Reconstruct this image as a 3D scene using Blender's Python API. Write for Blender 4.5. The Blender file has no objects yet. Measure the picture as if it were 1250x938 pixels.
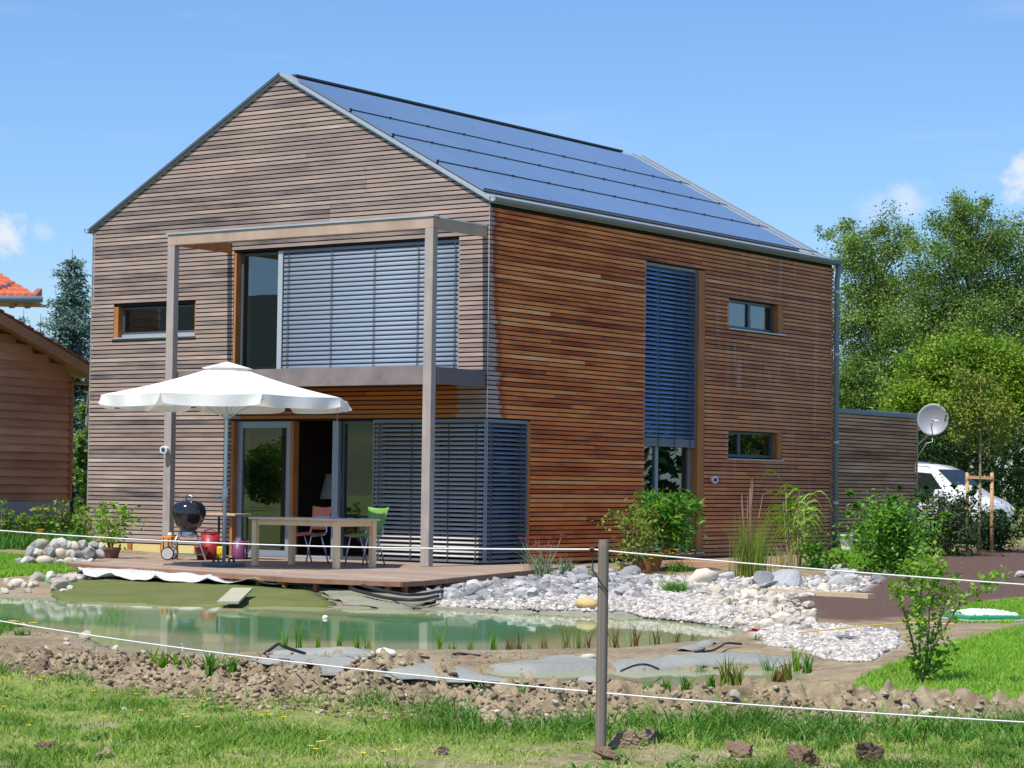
import bpy, bmesh, math, random
import numpy as np
from mathutils import Vector, Matrix
random.seed(7)
RNG = np.random.default_rng(11)
SC = bpy.context.scene
COL = SC.collection
R_ = math.radians

# ---------------------------------------------------------------- camera
CAM = np.array([21.4688, -29.6530, 1.2469])
YAW, PITCH, ROLL, FPX = -0.61608, 0.043956, 0.013024, 2831.8
FW = np.array([math.sin(YAW), math.cos(YAW)])
RT = np.array([math.cos(YAW), -math.sin(YAW)])
_f = np.array([math.cos(PITCH)*math.sin(YAW), math.cos(PITCH)*math.cos(YAW), math.sin(PITCH)])
_r = np.array([math.cos(YAW), -math.sin(YAW), 0.0])
_u = np.cross(_r, _f)
_r2 = math.cos(ROLL)*_r + math.sin(ROLL)*_u
_u2 = -math.sin(ROLL)*_r + math.cos(ROLL)*_u
cd = bpy.data.cameras.new('camera'); cam = bpy.data.objects.new('camera', cd); COL.objects.link(cam)
M = Matrix.Identity(4)
for i in range(3):
    M[i][0] = _r2[i]; M[i][1] = _u2[i]; M[i][2] = -_f[i]; M[i][3] = CAM[i]
cam.matrix_world = M
cd.sensor_width = 36.0; cd.lens = FPX/1250*36; cd.clip_start = 0.1; cd.clip_end = 8000
SC.camera = cam

# ---------------------------------------------------------------- world, sun, exposure
SUN_EL, SUN_DX = R_(61), -0.035
W = bpy.data.worlds.new('World'); SC.world = W; W.use_nodes = True
SKY_STRENGTH, SUN_STRENGTH, EXPOSURE = 0.108, 4.55, 0.37
def build_world():
    nt = W.node_tree; N = nt.nodes; L = nt.links
    N.clear()
    out = N.new('ShaderNodeOutputWorld'); bg = N.new('ShaderNodeBackground')
    sky = N.new('ShaderNodeTexSky'); sky.sky_type = 'NISHITA'; sky.sun_disc = False
    sky.sun_elevation = SUN_EL; sky.sun_rotation = math.pi + SUN_DX
    sky.altitude = 600; sky.air_density = 1.25; sky.dust_density = 0.5; sky.ozone_density = 2.6
    tc = N.new('ShaderNodeTexCoord')
    # clouds: thin streaks high up, a few small cumulus puffs low down
    def noise(scale, detail, mapping):
        mp = N.new('ShaderNodeMapping'); mp.inputs['Scale'].default_value = mapping
        L.new(tc.outputs['Generated'], mp.inputs['Vector'])
        nz = N.new('ShaderNodeTexNoise'); nz.inputs['Scale'].default_value = scale
        nz.inputs['Detail'].default_value = detail; nz.inputs['Roughness'].default_value = 0.62
        L.new(mp.outputs['Vector'], nz.inputs['Vector']); return nz.outputs['Fac']
    def ramp(src, a, b):
        m = N.new('ShaderNodeMapRange'); m.interpolation_type = 'SMOOTHSTEP'
        m.inputs['From Min'].default_value = a; m.inputs['From Max'].default_value = b
        L.new(src, m.inputs['Value']); return m.outputs['Result']
    def math_(op, a, b):
        m = N.new('ShaderNodeMath'); m.operation = op
        for k, v in enumerate((a, b)):
            if isinstance(v, (int, float)): m.inputs[k].default_value = v
            else: L.new(v, m.inputs[k])
        return m.outputs[0]
    streak = math_('MULTIPLY', ramp(noise(2.6, 7, (1.6, 1.6, 13)), 0.5, 0.8), 0.26)
    puffs = None
    for (px, py, rad, amt) in ((8, 288, 0.0105, 1.0), (52, 283, 0.0065, 0.35), (1105, 247, 0.012, 0.55), (1252, 220, 0.012, 0.9),
                               (1075, 262, 0.012, 0.3), (-60, 280, 0.02, 0.9), (1330, 250, 0.03, 0.8), (-420, 240, 0.06, .9), (1800, 260, 0.05, .9)):
        d = _f + _r2*(px-625)/FPX - _u2*(py-469)/FPX; d = d/np.linalg.norm(d)
        dist = N.new('ShaderNodeVectorMath'); dist.operation = 'DISTANCE'
        L.new(tc.outputs['Generated'], dist.inputs[0]); dist.inputs[1].default_value = tuple(d)
        m = math_('SUBTRACT', 1.0, math_('DIVIDE', dist.outputs['Value'], rad))
        m = math_('ADD', m, math_('MULTIPLY', math_('SUBTRACT', noise(95, 5, (1, 1, 1.3)), 0.5), 2.0))
        m = math_('MULTIPLY', ramp(m, 0.0, 0.9), amt)
        puffs = m if puffs is None else math_('MAXIMUM', puffs, m)
    fac = math_('MINIMUM', math_('ADD', streak, puffs), 0.95)
    mix = N.new('ShaderNodeMix'); mix.data_type = 'RGBA'
    tint = N.new('ShaderNodeMix'); tint.data_type = 'RGBA'; tint.blend_type = 'MULTIPLY'; tint.inputs['Factor'].default_value = 1.0
    L.new(sky.outputs['Color'], tint.inputs[6]); tint.inputs[7].default_value = (.64, .83, 1.13, 1)
    L.new(fac, mix.inputs['Factor']); L.new(tint.outputs[2], mix.inputs[6])
    mix.inputs[7].default_value = (6.0, 6.3, 6.8, 1)
    L.new(mix.outputs[2], bg.inputs['Color']); bg.inputs['Strength'].default_value = SKY_STRENGTH
    L.new(bg.outputs[0], out.inputs[0])
build_world()
sd = bpy.data.lights.new('sun', 'SUN'); sd.energy = SUN_STRENGTH; sd.angle = R_(0.53); sd.color = (1.0, 0.94, 0.85)
sun = bpy.data.objects.new('sun', sd); COL.objects.link(sun)
_to = Vector((math.sin(SUN_DX)*math.cos(SUN_EL), -math.cos(SUN_DX)*math.cos(SUN_EL), math.sin(SUN_EL)))
sun.rotation_euler = _to.to_track_quat('Z', 'Y').to_euler(); sun.location = (0, -20, 40)
SC.view_settings.view_transform = 'Standard'; SC.view_settings.look = 'None'
SC.view_settings.exposure = EXPOSURE; SC.view_settings.gamma = 1.0
try:
    SC.cycles.max_bounces = 6; SC.cycles.transparent_max_bounces = 12; SC.cycles.caustics_reflective = False; SC.cycles.caustics_refractive = False
except Exception: pass

# ---------------------------------------------------------------- helpers: tags, meshes
ORD = 'first second third fourth fifth sixth seventh eighth ninth tenth eleventh twelfth thirteenth fourteenth fifteenth sixteenth seventeenth eighteenth nineteenth twentieth'.split()
def tag(o, label=None, cat=None, group=None, kind=None):
    if label: o['label'] = label
    if cat: o['category'] = cat
    if group: o['group'] = group
    if kind: o['kind'] = kind
    return o
def empty(name, loc=(0, 0, 0), rz=0.0):
    o = bpy.data.objects.new(name, None); COL.objects.link(o); o.location = loc; o.rotation_euler = (0, 0, rz)
    o.empty_display_size = 0.2
    return o
def sub(a, b): return tuple(a[i]-b[i] for i in range(3))
class MB:
    def __init__(s): s.v = []; s.f = []; s.t = []; s.tone = None
    def box(s, x0, x1, y0, y1, z0, z1):
        n = len(s.v)
        s.v += [(x0, y0, z0), (x1, y0, z0), (x1, y1, z0), (x0, y1, z0), (x0, y0, z1), (x1, y0, z1), (x1, y1, z1), (x0, y1, z1)]
        s._f([(0, 3, 2, 1), (4, 5, 6, 7), (0, 1, 5, 4), (1, 2, 6, 5), (2, 3, 7, 6), (3, 0, 4, 7)], n); return s
    def _f(s, fs, n):
        for f in fs:
            s.f.append(tuple(i+n for i in f)); s.t.append(s.tone if s.tone is not None else 0.5)
    def hexa(s, pts):   # 8 points, bottom ring then top ring
        n = len(s.v); s.v += [tuple(p) for p in pts]
        s._f([(0, 3, 2, 1), (4, 5, 6, 7), (0, 1, 5, 4), (1, 2, 6, 5), (2, 3, 7, 6), (3, 0, 4, 7)], n); return s
    def bar(s, p, q, w, h, up=(0, 0, 1)):
        p = Vector(p); q = Vector(q); d = (q-p).normalized(); u = Vector(up)
        a = d.cross(u)
        if a.length < 1e-4: a = d.cross(Vector((1, 0, 0)))
        a.normalize(); b = a.cross(d)
        a *= w/2; b *= h/2
        return s.hexa([p-a-b, p+a-b, q+a-b, q-a-b, p-a+b, p+a+b, q+a+b, q-a+b])
    def tube(s, path, r, n=8, caps=True):
        path = [Vector(p) for p in path]; k = len(path)
        rs = r if hasattr(r, '__len__') else [r]*k
        base = len(s.v); prev = None
        for i, p in enumerate(path):
            d = (path[min(i+1, k-1)]-path[max(i-1, 0)])
            if d.length < 1e-9: d = Vector((0, 0, 1))
            d.normalize()
            a = prev - d*prev.dot(d) if prev is not None else d.orthogonal()
            if a.length < 1e-5: a = d.orthogonal()
            a.normalize(); prev = a; b = d.cross(a)
            for j in range(n):
                t = 2*math.pi*j/n
                s.v.append(tuple(p + (a*math.cos(t)+b*math.sin(t))*rs[i]))
        for i in range(k-1):
            for j in range(n):
                j2 = (j+1) % n
                s._f([(i*n+j, i*n+j2, (i+1)*n+j2, (i+1)*n+j)], base)
        if caps:
            s._f([tuple(range(n-1, -1, -1)), tuple((k-1)*n+j for j in range(n))], base)
        return s
    def lathe(s, prof, c=(0, 0, 0), n=20, caps=True):   # prof: (radius, z) from bottom to top
        base = len(s.v)
        for r, z in prof:
            for j in range(n):
                t = 2*math.pi*j/n; s.v.append((c[0]+r*math.cos(t), c[1]+r*math.sin(t), c[2]+z))
        for i in range(len(prof)-1):
            for j in range(n):
                j2 = (j+1) % n
                s._f([(i*n+j, i*n+j2, (i+1)*n+j2, (i+1)*n+j)], base)
        if caps:
            s._f([tuple(range(n-1, -1, -1)), tuple((len(prof)-1)*n+j for j in range(n))], base)
        return s
    def poly_prism(s, pts, z0, z1):
        n = len(s.v); k = len(pts)
        s.v += [(p[0], p[1], z0) for p in pts]+[(p[0], p[1], z1) for p in pts]
        s._f([tuple(range(k-1, -1, -1)), tuple(range(k, 2*k))]+[(i, (i+1) % k, k+(i+1) % k, k+i) for i in range(k)], n); return s
    def face(s, pts):
        n = len(s.v); s.v += [tuple(p) for p in pts]; s._f([tuple(range(len(pts)))], n); return s
    def mesh(s, name, mat, smooth=False):
        me = bpy.data.meshes.new(name); me.from_pydata(s.v, [], s.f)
        if mat: me.materials.append(mat)
        a = me.attributes.new('tone', 'FLOAT', 'FACE'); a.data.foreach_set('value', np.array(s.t, dtype=np.float32))
        if smooth: me.polygons.foreach_set('use_smooth', [True]*len(me.polygons))
        me.update(); return me
    def build(s, name, mat, parent=None, smooth=False, bevel=0.0, loc=None):
        o = bpy.data.objects.new(name, s.mesh(name, mat, smooth)); COL.objects.link(o)
        if parent: o.parent = parent
        if loc: o.location = loc
        if bevel:
            b = o.modifiers.new('bevel', 'BEVEL'); b.width = bevel; b.segments = 2; b.limit_method = 'ANGLE'
        return o
def link_mesh(name, me, parent=None, loc=None, rot=None, scale=None):
    o = bpy.data.objects.new(name, me); COL.objects.link(o)
    if parent: o.parent = parent
    if loc is not None: o.location = loc
    if rot is not None: o.rotation_euler = rot
    if scale is not None: o.scale = scale
    return o
def np_mesh(name, V, F, mat, tone=None, smooth=False, extra=None):
    V = np.asarray(V, dtype=np.float32); F = np.asarray(F, dtype=np.int32)
    me = bpy.data.meshes.new(name); nf, k = F.shape
    me.vertices.add(len(V)); me.vertices.foreach_set('co', V.ravel())
    me.loops.add(nf*k); me.loops.foreach_set('vertex_index', F.ravel())
    me.polygons.add(nf); me.polygons.foreach_set('loop_start', np.arange(0, nf*k, k, dtype=np.int32))
    try: me.polygons.foreach_set('loop_total', np.full(nf, k, dtype=np.int32))
    except Exception: pass
    if tone is not None:
        a = me.attributes.new('tone', 'FLOAT', 'FACE'); a.data.foreach_set('value', np.asarray(tone, dtype=np.float32))
    if extra:
        for nm, arr in extra.items():
            a = me.attributes.new(nm, 'FLOAT', 'POINT'); a.data.foreach_set('value', np.asarray(arr, dtype=np.float32))
    if smooth: me.polygons.foreach_set('use_smooth', np.ones(nf, dtype=bool))
    if mat: me.materials.append(mat)
    me.update(calc_edges=True); me.validate()
    return me
# numpy value noise
def _h(ix, iy, seed):
    n = (ix.astype(np.int64)*374761393 + iy.astype(np.int64)*668265263 + seed*974634777) & 0x7fffffff
    n = ((n ^ (n >> 13))*1274126177) & 0x7fffffff
    return ((n ^ (n >> 16)) & 0xffff)/65535.0
def vnoise(x, y, seed=0):
    x = np.asarray(x, float); y = np.asarray(y, float)
    ix = np.floor(x); iy = np.floor(y); fx = x-ix; fy = y-iy
    fx = fx*fx*(3-2*fx); fy = fy*fy*(3-2*fy)
    a = _h(ix, iy, seed); b = _h(ix+1, iy, seed); c = _h(ix, iy+1, seed); d = _h(ix+1, iy+1, seed)
    return (a*(1-fx)+b*fx)*(1-fy)+(c*(1-fx)+d*fx)*fy
def fbm(x, y, oct=4, seed=0):
    s = 0; a = .5; t = 0
    for k in range(oct):
        s = s+a*vnoise(np.asarray(x)*2**k+17.3*k, np.asarray(y)*2**k-9.1*k, seed+k); t += a; a *= .5
    return s/t
def sstep(a, b, x):
    t = np.clip((np.asarray(x, float)-a)/(b-a), 0, 1); return t*t*(3-2*t)

# ---------------------------------------------------------------- helpers: materials
def mat_new(name):
    m = bpy.data.materials.new(name); m.use_nodes = True; nt = m.node_tree
    b = nt.nodes['Principled BSDF']; return m, nt, b
class G:   # tiny node-graph helper
    def __init__(s, nt): s.nt = nt; s.N = nt.nodes; s.L = nt.links
    def set(s, sock, v):
        if isinstance(v, bpy.types.NodeSocket): s.L.new(v, sock)
        else: sock.default_value = v
    def math(s, op, a, b=0.0, c=None, clamp=False):
        n = s.N.new('ShaderNodeMath'); n.operation = op; n.use_clamp = clamp
        s.set(n.inputs[0], a); s.set(n.inputs[1], b)
        if c is not None: s.set(n.inputs[2], c)
        return n.outputs[0]
    def mix(s, f, a, b, mode='MIX'):
        n = s.N.new('ShaderNodeMix'); n.data_type = 'RGBA'; n.blend_type = mode
        s.set(n.inputs['Factor'], f)
        for k, v in ((6, a), (7, b)): s.set(n.inputs[k], (*v, 1) if isinstance(v, tuple) and len(v) == 3 else v)
        return n.outputs[2]
    def ramp(s, f, stops):
        n = s.N.new('ShaderNodeValToRGB'); s.set(n.inputs[0], f); cr = n.color_ramp
        while len(cr.elements) > 1: cr.elements.remove(cr.elements[-1])
        for i, (p, c) in enumerate(stops):
            e = cr.elements[0] if i == 0 else cr.elements.new(p)
            e.position = p; e.color = (*c, 1)
        return n.outputs[0]
    def pos(s): return s.N.new('ShaderNodeNewGeometry').outputs['Position']
    def obj(s): return s.N.new('ShaderNodeTexCoord').outputs['Object']
    def xyz(s, v):
        n = s.N.new('ShaderNodeSeparateXYZ'); s.L.new(v, n.inputs[0]); return n.outputs
    def comb(s, x, y, z):
        n = s.N.new('ShaderNodeCombineXYZ')
        for k, v in enumerate((x, y, z)): s.set(n.inputs[k], v)
        return n.outputs[0]
    def scale(s, v, sc, off=(0, 0, 0)):
        n = s.N.new('ShaderNodeMapping'); s.L.new(v, n.inputs[0]); n.inputs['Scale'].default_value = sc; n.inputs['Location'].default_value = off
        return n.outputs[0]
    def noise(s, v, scale=5.0, detail=4.0, rough=.55):
        n = s.N.new('ShaderNodeTexNoise'); s.L.new(v, n.inputs['Vector']); n.inputs['Scale'].default_value = scale
        n.inputs['Detail'].default_value = detail; n.inputs['Roughness'].default_value = rough; return n.outputs['Fac']
    def attr(s, name):
        n = s.N.new('ShaderNodeAttribute'); n.attribute_name = name; return n.outputs['Fac']
    def rng(s, v, a, b, c=0.0, d=1.0, smooth=False):
        n = s.N.new('ShaderNodeMapRange'); s.set(n.inputs[0], v)
        n.inputs[1].default_value = a; n.inputs[2].default_value = b; n.inputs[3].default_value = c; n.inputs[4].default_value = d
        if smooth: n.interpolation_type = 'SMOOTHSTEP'
        return n.outputs[0]
    def bump(s, h, strength=.3, dist=.01):
        n = s.N.new('ShaderNodeBump'); s.L.new(h, n.inputs['Height']); n.inputs['Strength'].default_value = strength
        n.inputs['Distance'].default_value = dist; return n.outputs[0]
    def rand(s): return s.N.new('ShaderNodeObjectInfo').outputs['Random']
def simple(name, c, rough=.6, metal=0.0, var=.12, nscale=6.0, bump=0.0, spec=None):
    m, nt, b = mat_new(name); g = G(nt)
    p = g.obj(); n = g.noise(p, nscale, 5)
    col = g.mix(n, tuple(max(0, x*(1-var)) for x in c), tuple(min(1, x*(1+var)) for x in c))
    nt.links.new(col, b.inputs['Base Color']); b.inputs['Roughness'].default_value = rough; b.inputs['Metallic'].default_value = metal
    if spec is not None: b.inputs['Specular IOR Level'].default_value = spec
    if bump: nt.links.new(g.bump(n, bump, .01), b.inputs['Normal'])
    return m
MAT = {}
def wood_board(name, stops, axis, grey_edge=False, orange_zone=False, contrast=1.0):
    """horizontal cladding boards: tone per board, streaks and stains stretched along the board"""
    m, nt, b = mat_new(name); g = G(nt); tone = g.attr('tone'); p = g.pos(); x, y, z = g.xyz(p)
    along = x if axis == 'x' else y
    st = g.comb(g.math('MULTIPLY', along, .26), g.math('MULTIPLY', tone, 37.0), g.math('MULTIPLY', z, .6))
    n1 = g.noise(st, 2.2, 4)
    n2 = g.noise(g.comb(g.math('MULTIPLY', along, 1.1), g.math('MULTIPLY', tone, 91.0), g.math('MULTIPLY', z, 26.0)), 1.6, 5, .6)
    n3 = g.noise(g.comb(g.math('MULTIPLY', along, .8), 0.0, g.math('MULTIPLY', z, .5)), 1.1, 3)
    f = g.math('ADD', g.math('MULTIPLY', tone, .48*contrast), g.math('MULTIPLY', g.math('SUBTRACT', n1, .5), 1.35*contrast))
    f = g.math('ADD', f, g.math('MULTIPLY', g.math('SUBTRACT', n2, .5), .55))
    f = g.math('ADD', f, g.math('MULTIPLY', g.math('SUBTRACT', n3, .5), .34))
    f = g.math('ADD', f, .27, clamp=True)
    col = g.ramp(f, stops)
    if orange_zone:   # sheltered strip under the balcony has kept its fresh colour
        mz = g.math('MULTIPLY', g.rng(z, 2.2, 2.25), g.rng(z, 2.86, 2.84))
        jag = g.math('MULTIPLY', g.noise(g.comb(g.math('MULTIPLY', tone, 50.0), 0.0, 0.0), 1.0, 1), .5)
        mx = g.math('MULTIPLY', g.rng(g.math('ADD', x, jag), -4.95, -4.9), g.rng(g.math('ADD', x, jag), -.3, -.36))
        org = g.ramp(g.math('ADD', g.math('MULTIPLY', tone, .5), g.math('MULTIPLY', n2, .5)), [(0.15, (.17, .05, .016)), (.5, (.40, .14, .032)), (.85, (.50, .21, .055))])
        col = g.mix(g.math('MULTIPLY', mz, mx), col, org)
    if grey_edge:     # the sheltered foot of the wall is redder
        col = g.mix(g.rng(z, 3.6, 1.2, 0, .5), col, g.mix(1.0, col, (1.12, .86, .66), 'MULTIPLY'))
    if grey_edge:     # weathered grey strip beside the exposed corner, ragged board by board
        jag = g.math('ADD', g.math('MULTIPLY', g.noise(g.comb(g.math('MULTIPLY', tone, 73.0), 0.0, g.math('MULTIPLY', z, .9)), 1.3, 2), .9), .0)
        low = g.rng(z, 2.3, 4.6, .24, -.03)
        rag = g.math('MULTIPLY', g.math('SUBTRACT', g.noise(g.comb(g.math('MULTIPLY', y, 9.0), g.math('MULTIPLY', tone, 60.0), g.math('MULTIPLY', z, 14.0)), 1.0, 4, .7), .5), .34)
        edge = g.math('ADD', g.math('SUBTRACT', g.math('ADD', g.math('MULTIPLY', jag, .42), low), .03), rag)
        dst = g.math('SUBTRACT', edge, y); above = g.rng(z, 2.28, 2.32)
        fr = g.math('MULTIPLY', g.math('MULTIPLY', g.rng(dst, -.16, -.01), g.rng(dst, .06, .0)), above)
        col = g.mix(g.math('MULTIPLY', fr, .75), col, (.20, .05, .025))
        mk = g.math('MULTIPLY', g.rng(dst, -.02, .10), above)
        gry = g.mix(n2, (.30, .235, .22), (.56, .47, .44))
        col = g.mix(g.math('MULTIPLY', mk, .92), col, gry)
        pale = g.math('MULTIPLY', g.rng(g.noise(g.comb(g.math('MULTIPLY', y, 1.7), 0.0, g.math('MULTIPLY', z, .35)), 2.0, 3), .55, .72), g.rng(y, 5.5, 8.0))
        col = g.mix(g.rng(y, 3.0, 9.0, 0, .42), col, g.mix(n2, (.26, .165, .11), (.56, .38, .265)))
        col = g.mix(g.math('MULTIPLY', pale, .6), col, (.68, .50, .39))
    nt.links.new(col, b.inputs['Base Color']); b.inputs['Roughness'].default_value = .72; b.inputs['Specular IOR Level'].default_value = .25
    nt.links.new(g.bump(n2, .25, .004), b.inputs['Normal'])
    return m
def wood_plain(name, a, c, rough=.6, grain=22.0, scl=(1, 1, 1)):
    m, nt, b = mat_new(name); g = G(nt); p = g.scale(g.obj(), scl)
    n = g.noise(p, 3.0, 5, .6); n2 = g.noise(g.scale(p, (grain, grain, 1.2)), 1.0, 4, .6)
    f = g.math('ADD', g.math('MULTIPLY', n, .5), g.math('MULTIPLY', n2, .5))
    col = g.ramp(f, [(.3, a), (.7, c)])
    nt.links.new(col, b.inputs['Base Color']); b.inputs['Roughness'].default_value = rough; b.inputs['Specular IOR Level'].default_value = .3
    nt.links.new(g.bump(n2, .2, .003), b.inputs['Normal']); return m
def glass_mat(name, refl=.16, tint=(.55, .6, .6)):
    m, nt, b = mat_new(name); N = nt.nodes; N.remove(b); g = G(nt); out = N['Material Output']
    tr = N.new('ShaderNodeBsdfTransparent'); tr.inputs[0].default_value = (*tint, 1)
    gl = N.new('ShaderNodeBsdfGlossy'); gl.inputs['Roughness'].default_value = .0; gl.inputs[0].default_value = (.9, .95, 1, 1)
    lw = N.new('ShaderNodeLayerWeight'); lw.inputs['Blend'].default_value = .25
    wob = g.noise(g.pos(), .9, 2); nrm = g.bump(wob, .02, .05); nt.links.new(nrm, gl.inputs['Normal'])
    f = g.math('ADD', g.math('MULTIPLY', lw.outputs['Fresnel'], .75), refl, clamp=True)
    mx = N.new('ShaderNodeMixShader'); nt.links.new(f, mx.inputs[0]); nt.links.new(tr.outputs[0], mx.inputs[1]); nt.links.new(gl.outputs[0], mx.inputs[2])
    nt.links.new(mx.outputs[0], out.inputs[0]); return m
def leaf_mat(name, stops, trans=.3, rough=.55, hue_noise=.35):
    m, nt, b = mat_new(name); N = nt.nodes; g = G(nt); out = N['Material Output']
    n = g.noise(g.pos(), 1.3, 3)
    f = g.math('ADD', g.math('MULTIPLY', g.attr('tone'), 1-hue_noise), g.math('MULTIPLY', n, hue_noise), clamp=True)
    col = g.ramp(f, stops); nt.links.new(col, b.inputs['Base Color']); b.inputs['Roughness'].default_value = rough
    b.inputs['Specular IOR Level'].default_value = .18
    tl = N.new('ShaderNodeBsdfTranslucent')
    c2 = g.mix(1.0, col, (1.0, 1.25, .45), 'MULTIPLY'); nt.links.new(c2, tl.inputs[0])
    mx = N.new('ShaderNodeMixShader'); mx.inputs[0].default_value = trans
    nt.links.new(b.outputs[0], mx.inputs[1]); nt.links.new(tl.outputs[0], mx.inputs[2]); nt.links.new(mx.outputs[0], out.inputs[0]); return m

MAT['gable'] = wood_board('weathered_larch', [(0.0, (.09, .075, .075)), (.18, (.175, .138, .128)), (.45, (.30, .232, .20)), (.75, (.385, .29, .24)), (1, (.51, .415, .35))], 'x', orange_zone=True)
MAT['side'] = wood_board('fresh_larch', [(0.0, (.20, .042, .016)), (.25, (.42, .105, .033)), (.5, (.68, .205, .06)), (.75, (.82, .32, .10)), (1, (.90, .48, .22))], 'y', grey_edge=True)
MAT['annex'] = wood_board('annex_larch', [(0.0, (.22, .11, .065)), (.3, (.40, .21, .12)), (.6, (.58, .335, .20)), (1, (.74, .50, .34))], 'y')
MAT['core'] = simple('dark_batten_wall', (.010, .008, .009), .9)
MAT['room'] = simple('dim_room', (.20, .13, .11), .9)
MAT['jamb'] = wood_plain('orange_larch', (.30, .11, .035), (.50, .22, .075))
MAT['frame'] = simple('grey_frame', (.30, .35, .40), .4, .35, .06)
MAT['frame_dark'] = simple('dark_grey_frame', (.10, .12, .14), .4, .3, .06)
MAT['frame_light'] = simple('pale_grey_frame', (.50, .55, .58), .4, .3, .05)
MAT['inner'] = wood_plain('inner_wood', (.45, .34, .22), (.58, .46, .32))
MAT['glass'] = glass_mat('window_glass', .11); MAT['glass_dark'] = glass_mat('shaded_window_glass', .02, (.35, .38, .38))  # second glass is darkened to hold the shade behind the blinds
MAT['slat'] = simple('blind_aluminium', (.265, .33, .41), .6, .1, .05, 1.5, 0, .25)
MAT['slat_sky_tinted'] = simple('blind_aluminium_sky_tinted', (.17, .27, .44), .35, .3, .05, 1.5)  # blue sky reflection is put into the slat colour
MAT['slat_deck_tinted'] = simple('blind_aluminium_deck_tinted', (.50, .48, .46), .65, .05, .05, 1.5)  # warm grey carries the deck's reflection in the slat colour
MAT['slat_dark'] = simple('blind_aluminium_dark', (.20, .23, .27), .5, .3, .05, 1.5)
MAT['cord'] = simple('blind_cord', (.06, .07, .08), .8)
MAT['sill'] = simple('sill_aluminium', (.52, .57, .61), .4, .5, .05)
MAT['zinc'] = simple('zinc', (.20, .265, .33), .55, .15, .12, 3.0)
MAT['zinc_pale'] = simple('pale_zinc', (.50, .56, .58), .42, .5, .08, 3.0)
MAT['post'] = wood_plain('grey_post_wood', (.26, .225, .20), (.44, .39, .35), .75)
MAT['beam'] = wood_plain('beam_wood', (.33, .235, .175), (.50, .38, .29), .7, 3.0)
MAT['balcony'] = simple('fibre_board', (.20, .168, .155), .85, 0, .5, 3.0)
MAT['deck'] = wood_plain('deck_wood', (.34, .21, .14), (.46, .30, .20), .7)
MAT['black'] = simple('black_rubber', (.015, .015, .018), .6)
MAT['steel'] = simple('steel', (.55, .57, .6), .3, .9, .05)
# ---------------------------------------------------------------- places: a pixel of the photograph -> a point of the garden
def ray(px, py): return _f + _r2*(px-625)/FPX - _u2*(py-469)/FPX
def at(px, py, z):                       # where that line of sight meets height z
    d = ray(px, py); t = (z-CAM[2])/d[2]; return CAM + d*t
def atD(px, py, D):                      # ... or ground distance D
    d = ray(px, py); t = D/(d[0]*FW[0]+d[1]*FW[1]); return CAM + d*t
def SD(P): q = np.asarray(P)[:2]-CAM[:2]; return q@RT, q@FW
def WXY(S, D): return CAM[0]+D*FW[0]+S*RT[0], CAM[1]+D*FW[1]+S*RT[1]
def pxz(pts, z): return [tuple(SD(at(x, y, z))) for x, y in pts]
def pdist(P, S, D):                       # signed distance to a polygon, inside < 0
    P = np.asarray(P, float); S = np.asarray(S, float); D = np.asarray(D, float)
    best = np.full(S.shape, 1e9); ins = np.zeros(S.shape, bool)
    for i in range(len(P)):
        a = P[i]; b = P[(i+1) % len(P)]; e = b-a
        t = np.clip(((S-a[0])*e[0]+(D-a[1])*e[1])/max(e@e, 1e-9), 0, 1)
        best = np.minimum(best, np.hypot(S-a[0]-t*e[0], D-a[1]-t*e[1]))
        c = ((a[1] > D) != (b[1] > D)) & (S < (b[0]-a[0])*(D-a[1])/(b[1]-a[1]+1e-12)+a[0])
        ins ^= c
    return np.where(ins, -best, best)
def ldist(P, S, D, vals):                 # distance to a polyline, value along it, side (<0 nearer the camera)
    P = np.asarray(P, float); best = np.full(np.shape(S), 1e9); val = np.zeros(np.shape(S)); side = np.zeros(np.shape(S))
    for i in range(len(P)-1):
        a = P[i]; b = P[i+1]; e = b-a
        t = np.clip(((S-a[0])*e[0]+(D-a[1])*e[1])/(e@e), 0, 1)
        d = np.hypot(S-a[0]-t*e[0], D-a[1]-t*e[1]); m = d < best
        best = np.where(m, d, best); val = np.where(m, vals[i]*(1-t)+vals[i+1]*t, val)
        side = np.where(m, -np.sign(e[1]*(S-a[0])-e[0]*(D-a[1])), side)
    return best, val, side
ZW = -0.27
POND = [(-14, 31), (-6.5, 29.9), (-5.3, 29.1), (-3.6, 28.9), (-2.1, 28.5), (-.8, 28.3), (.5, 27.9), (1.34, 27.4), (2.1, 26.2), (2.45, 25.0), (2.45, 24.2), (1.9, 22.8), (1.06, 21.7), (-.15, 21.1), (-1.6, 21.0), (-2.6, 20.2), (-3.4, 20.4), (-4.0, 22.2), (-5.1, 23.2), (-14, 24.5)]
POOL = [(-2.9, 19.2), (-1.9, 18.5), (-1.0, 17.75), (0.0, 17.25), (1.0, 17.0), (1.9, 17.9), (2.5, 19.2), (2.3, 19.9), (1.0, 19.35), (.2, 19.0), (-.8, 19.5), (-1.9, 20.0), (-2.8, 20.0)]
CREST = [(-14, 22), (-7, 20.6), (-4.3, 19.3), (-2.9, 17.9), (-2.0, 16.9), (-1.17, 16.1), (-.7, 15.8), (-.2, 15.5), (.37, 15.1), (1.2, 15.0), (2.0, 15.2), (3.2, 15.2), (6, 15.5), (14, 16)]
CRH = [-.03, -.03, -.01, .015, .09, .2, .235, .18, .14, .135, .11, .065, .08, .08]
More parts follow.
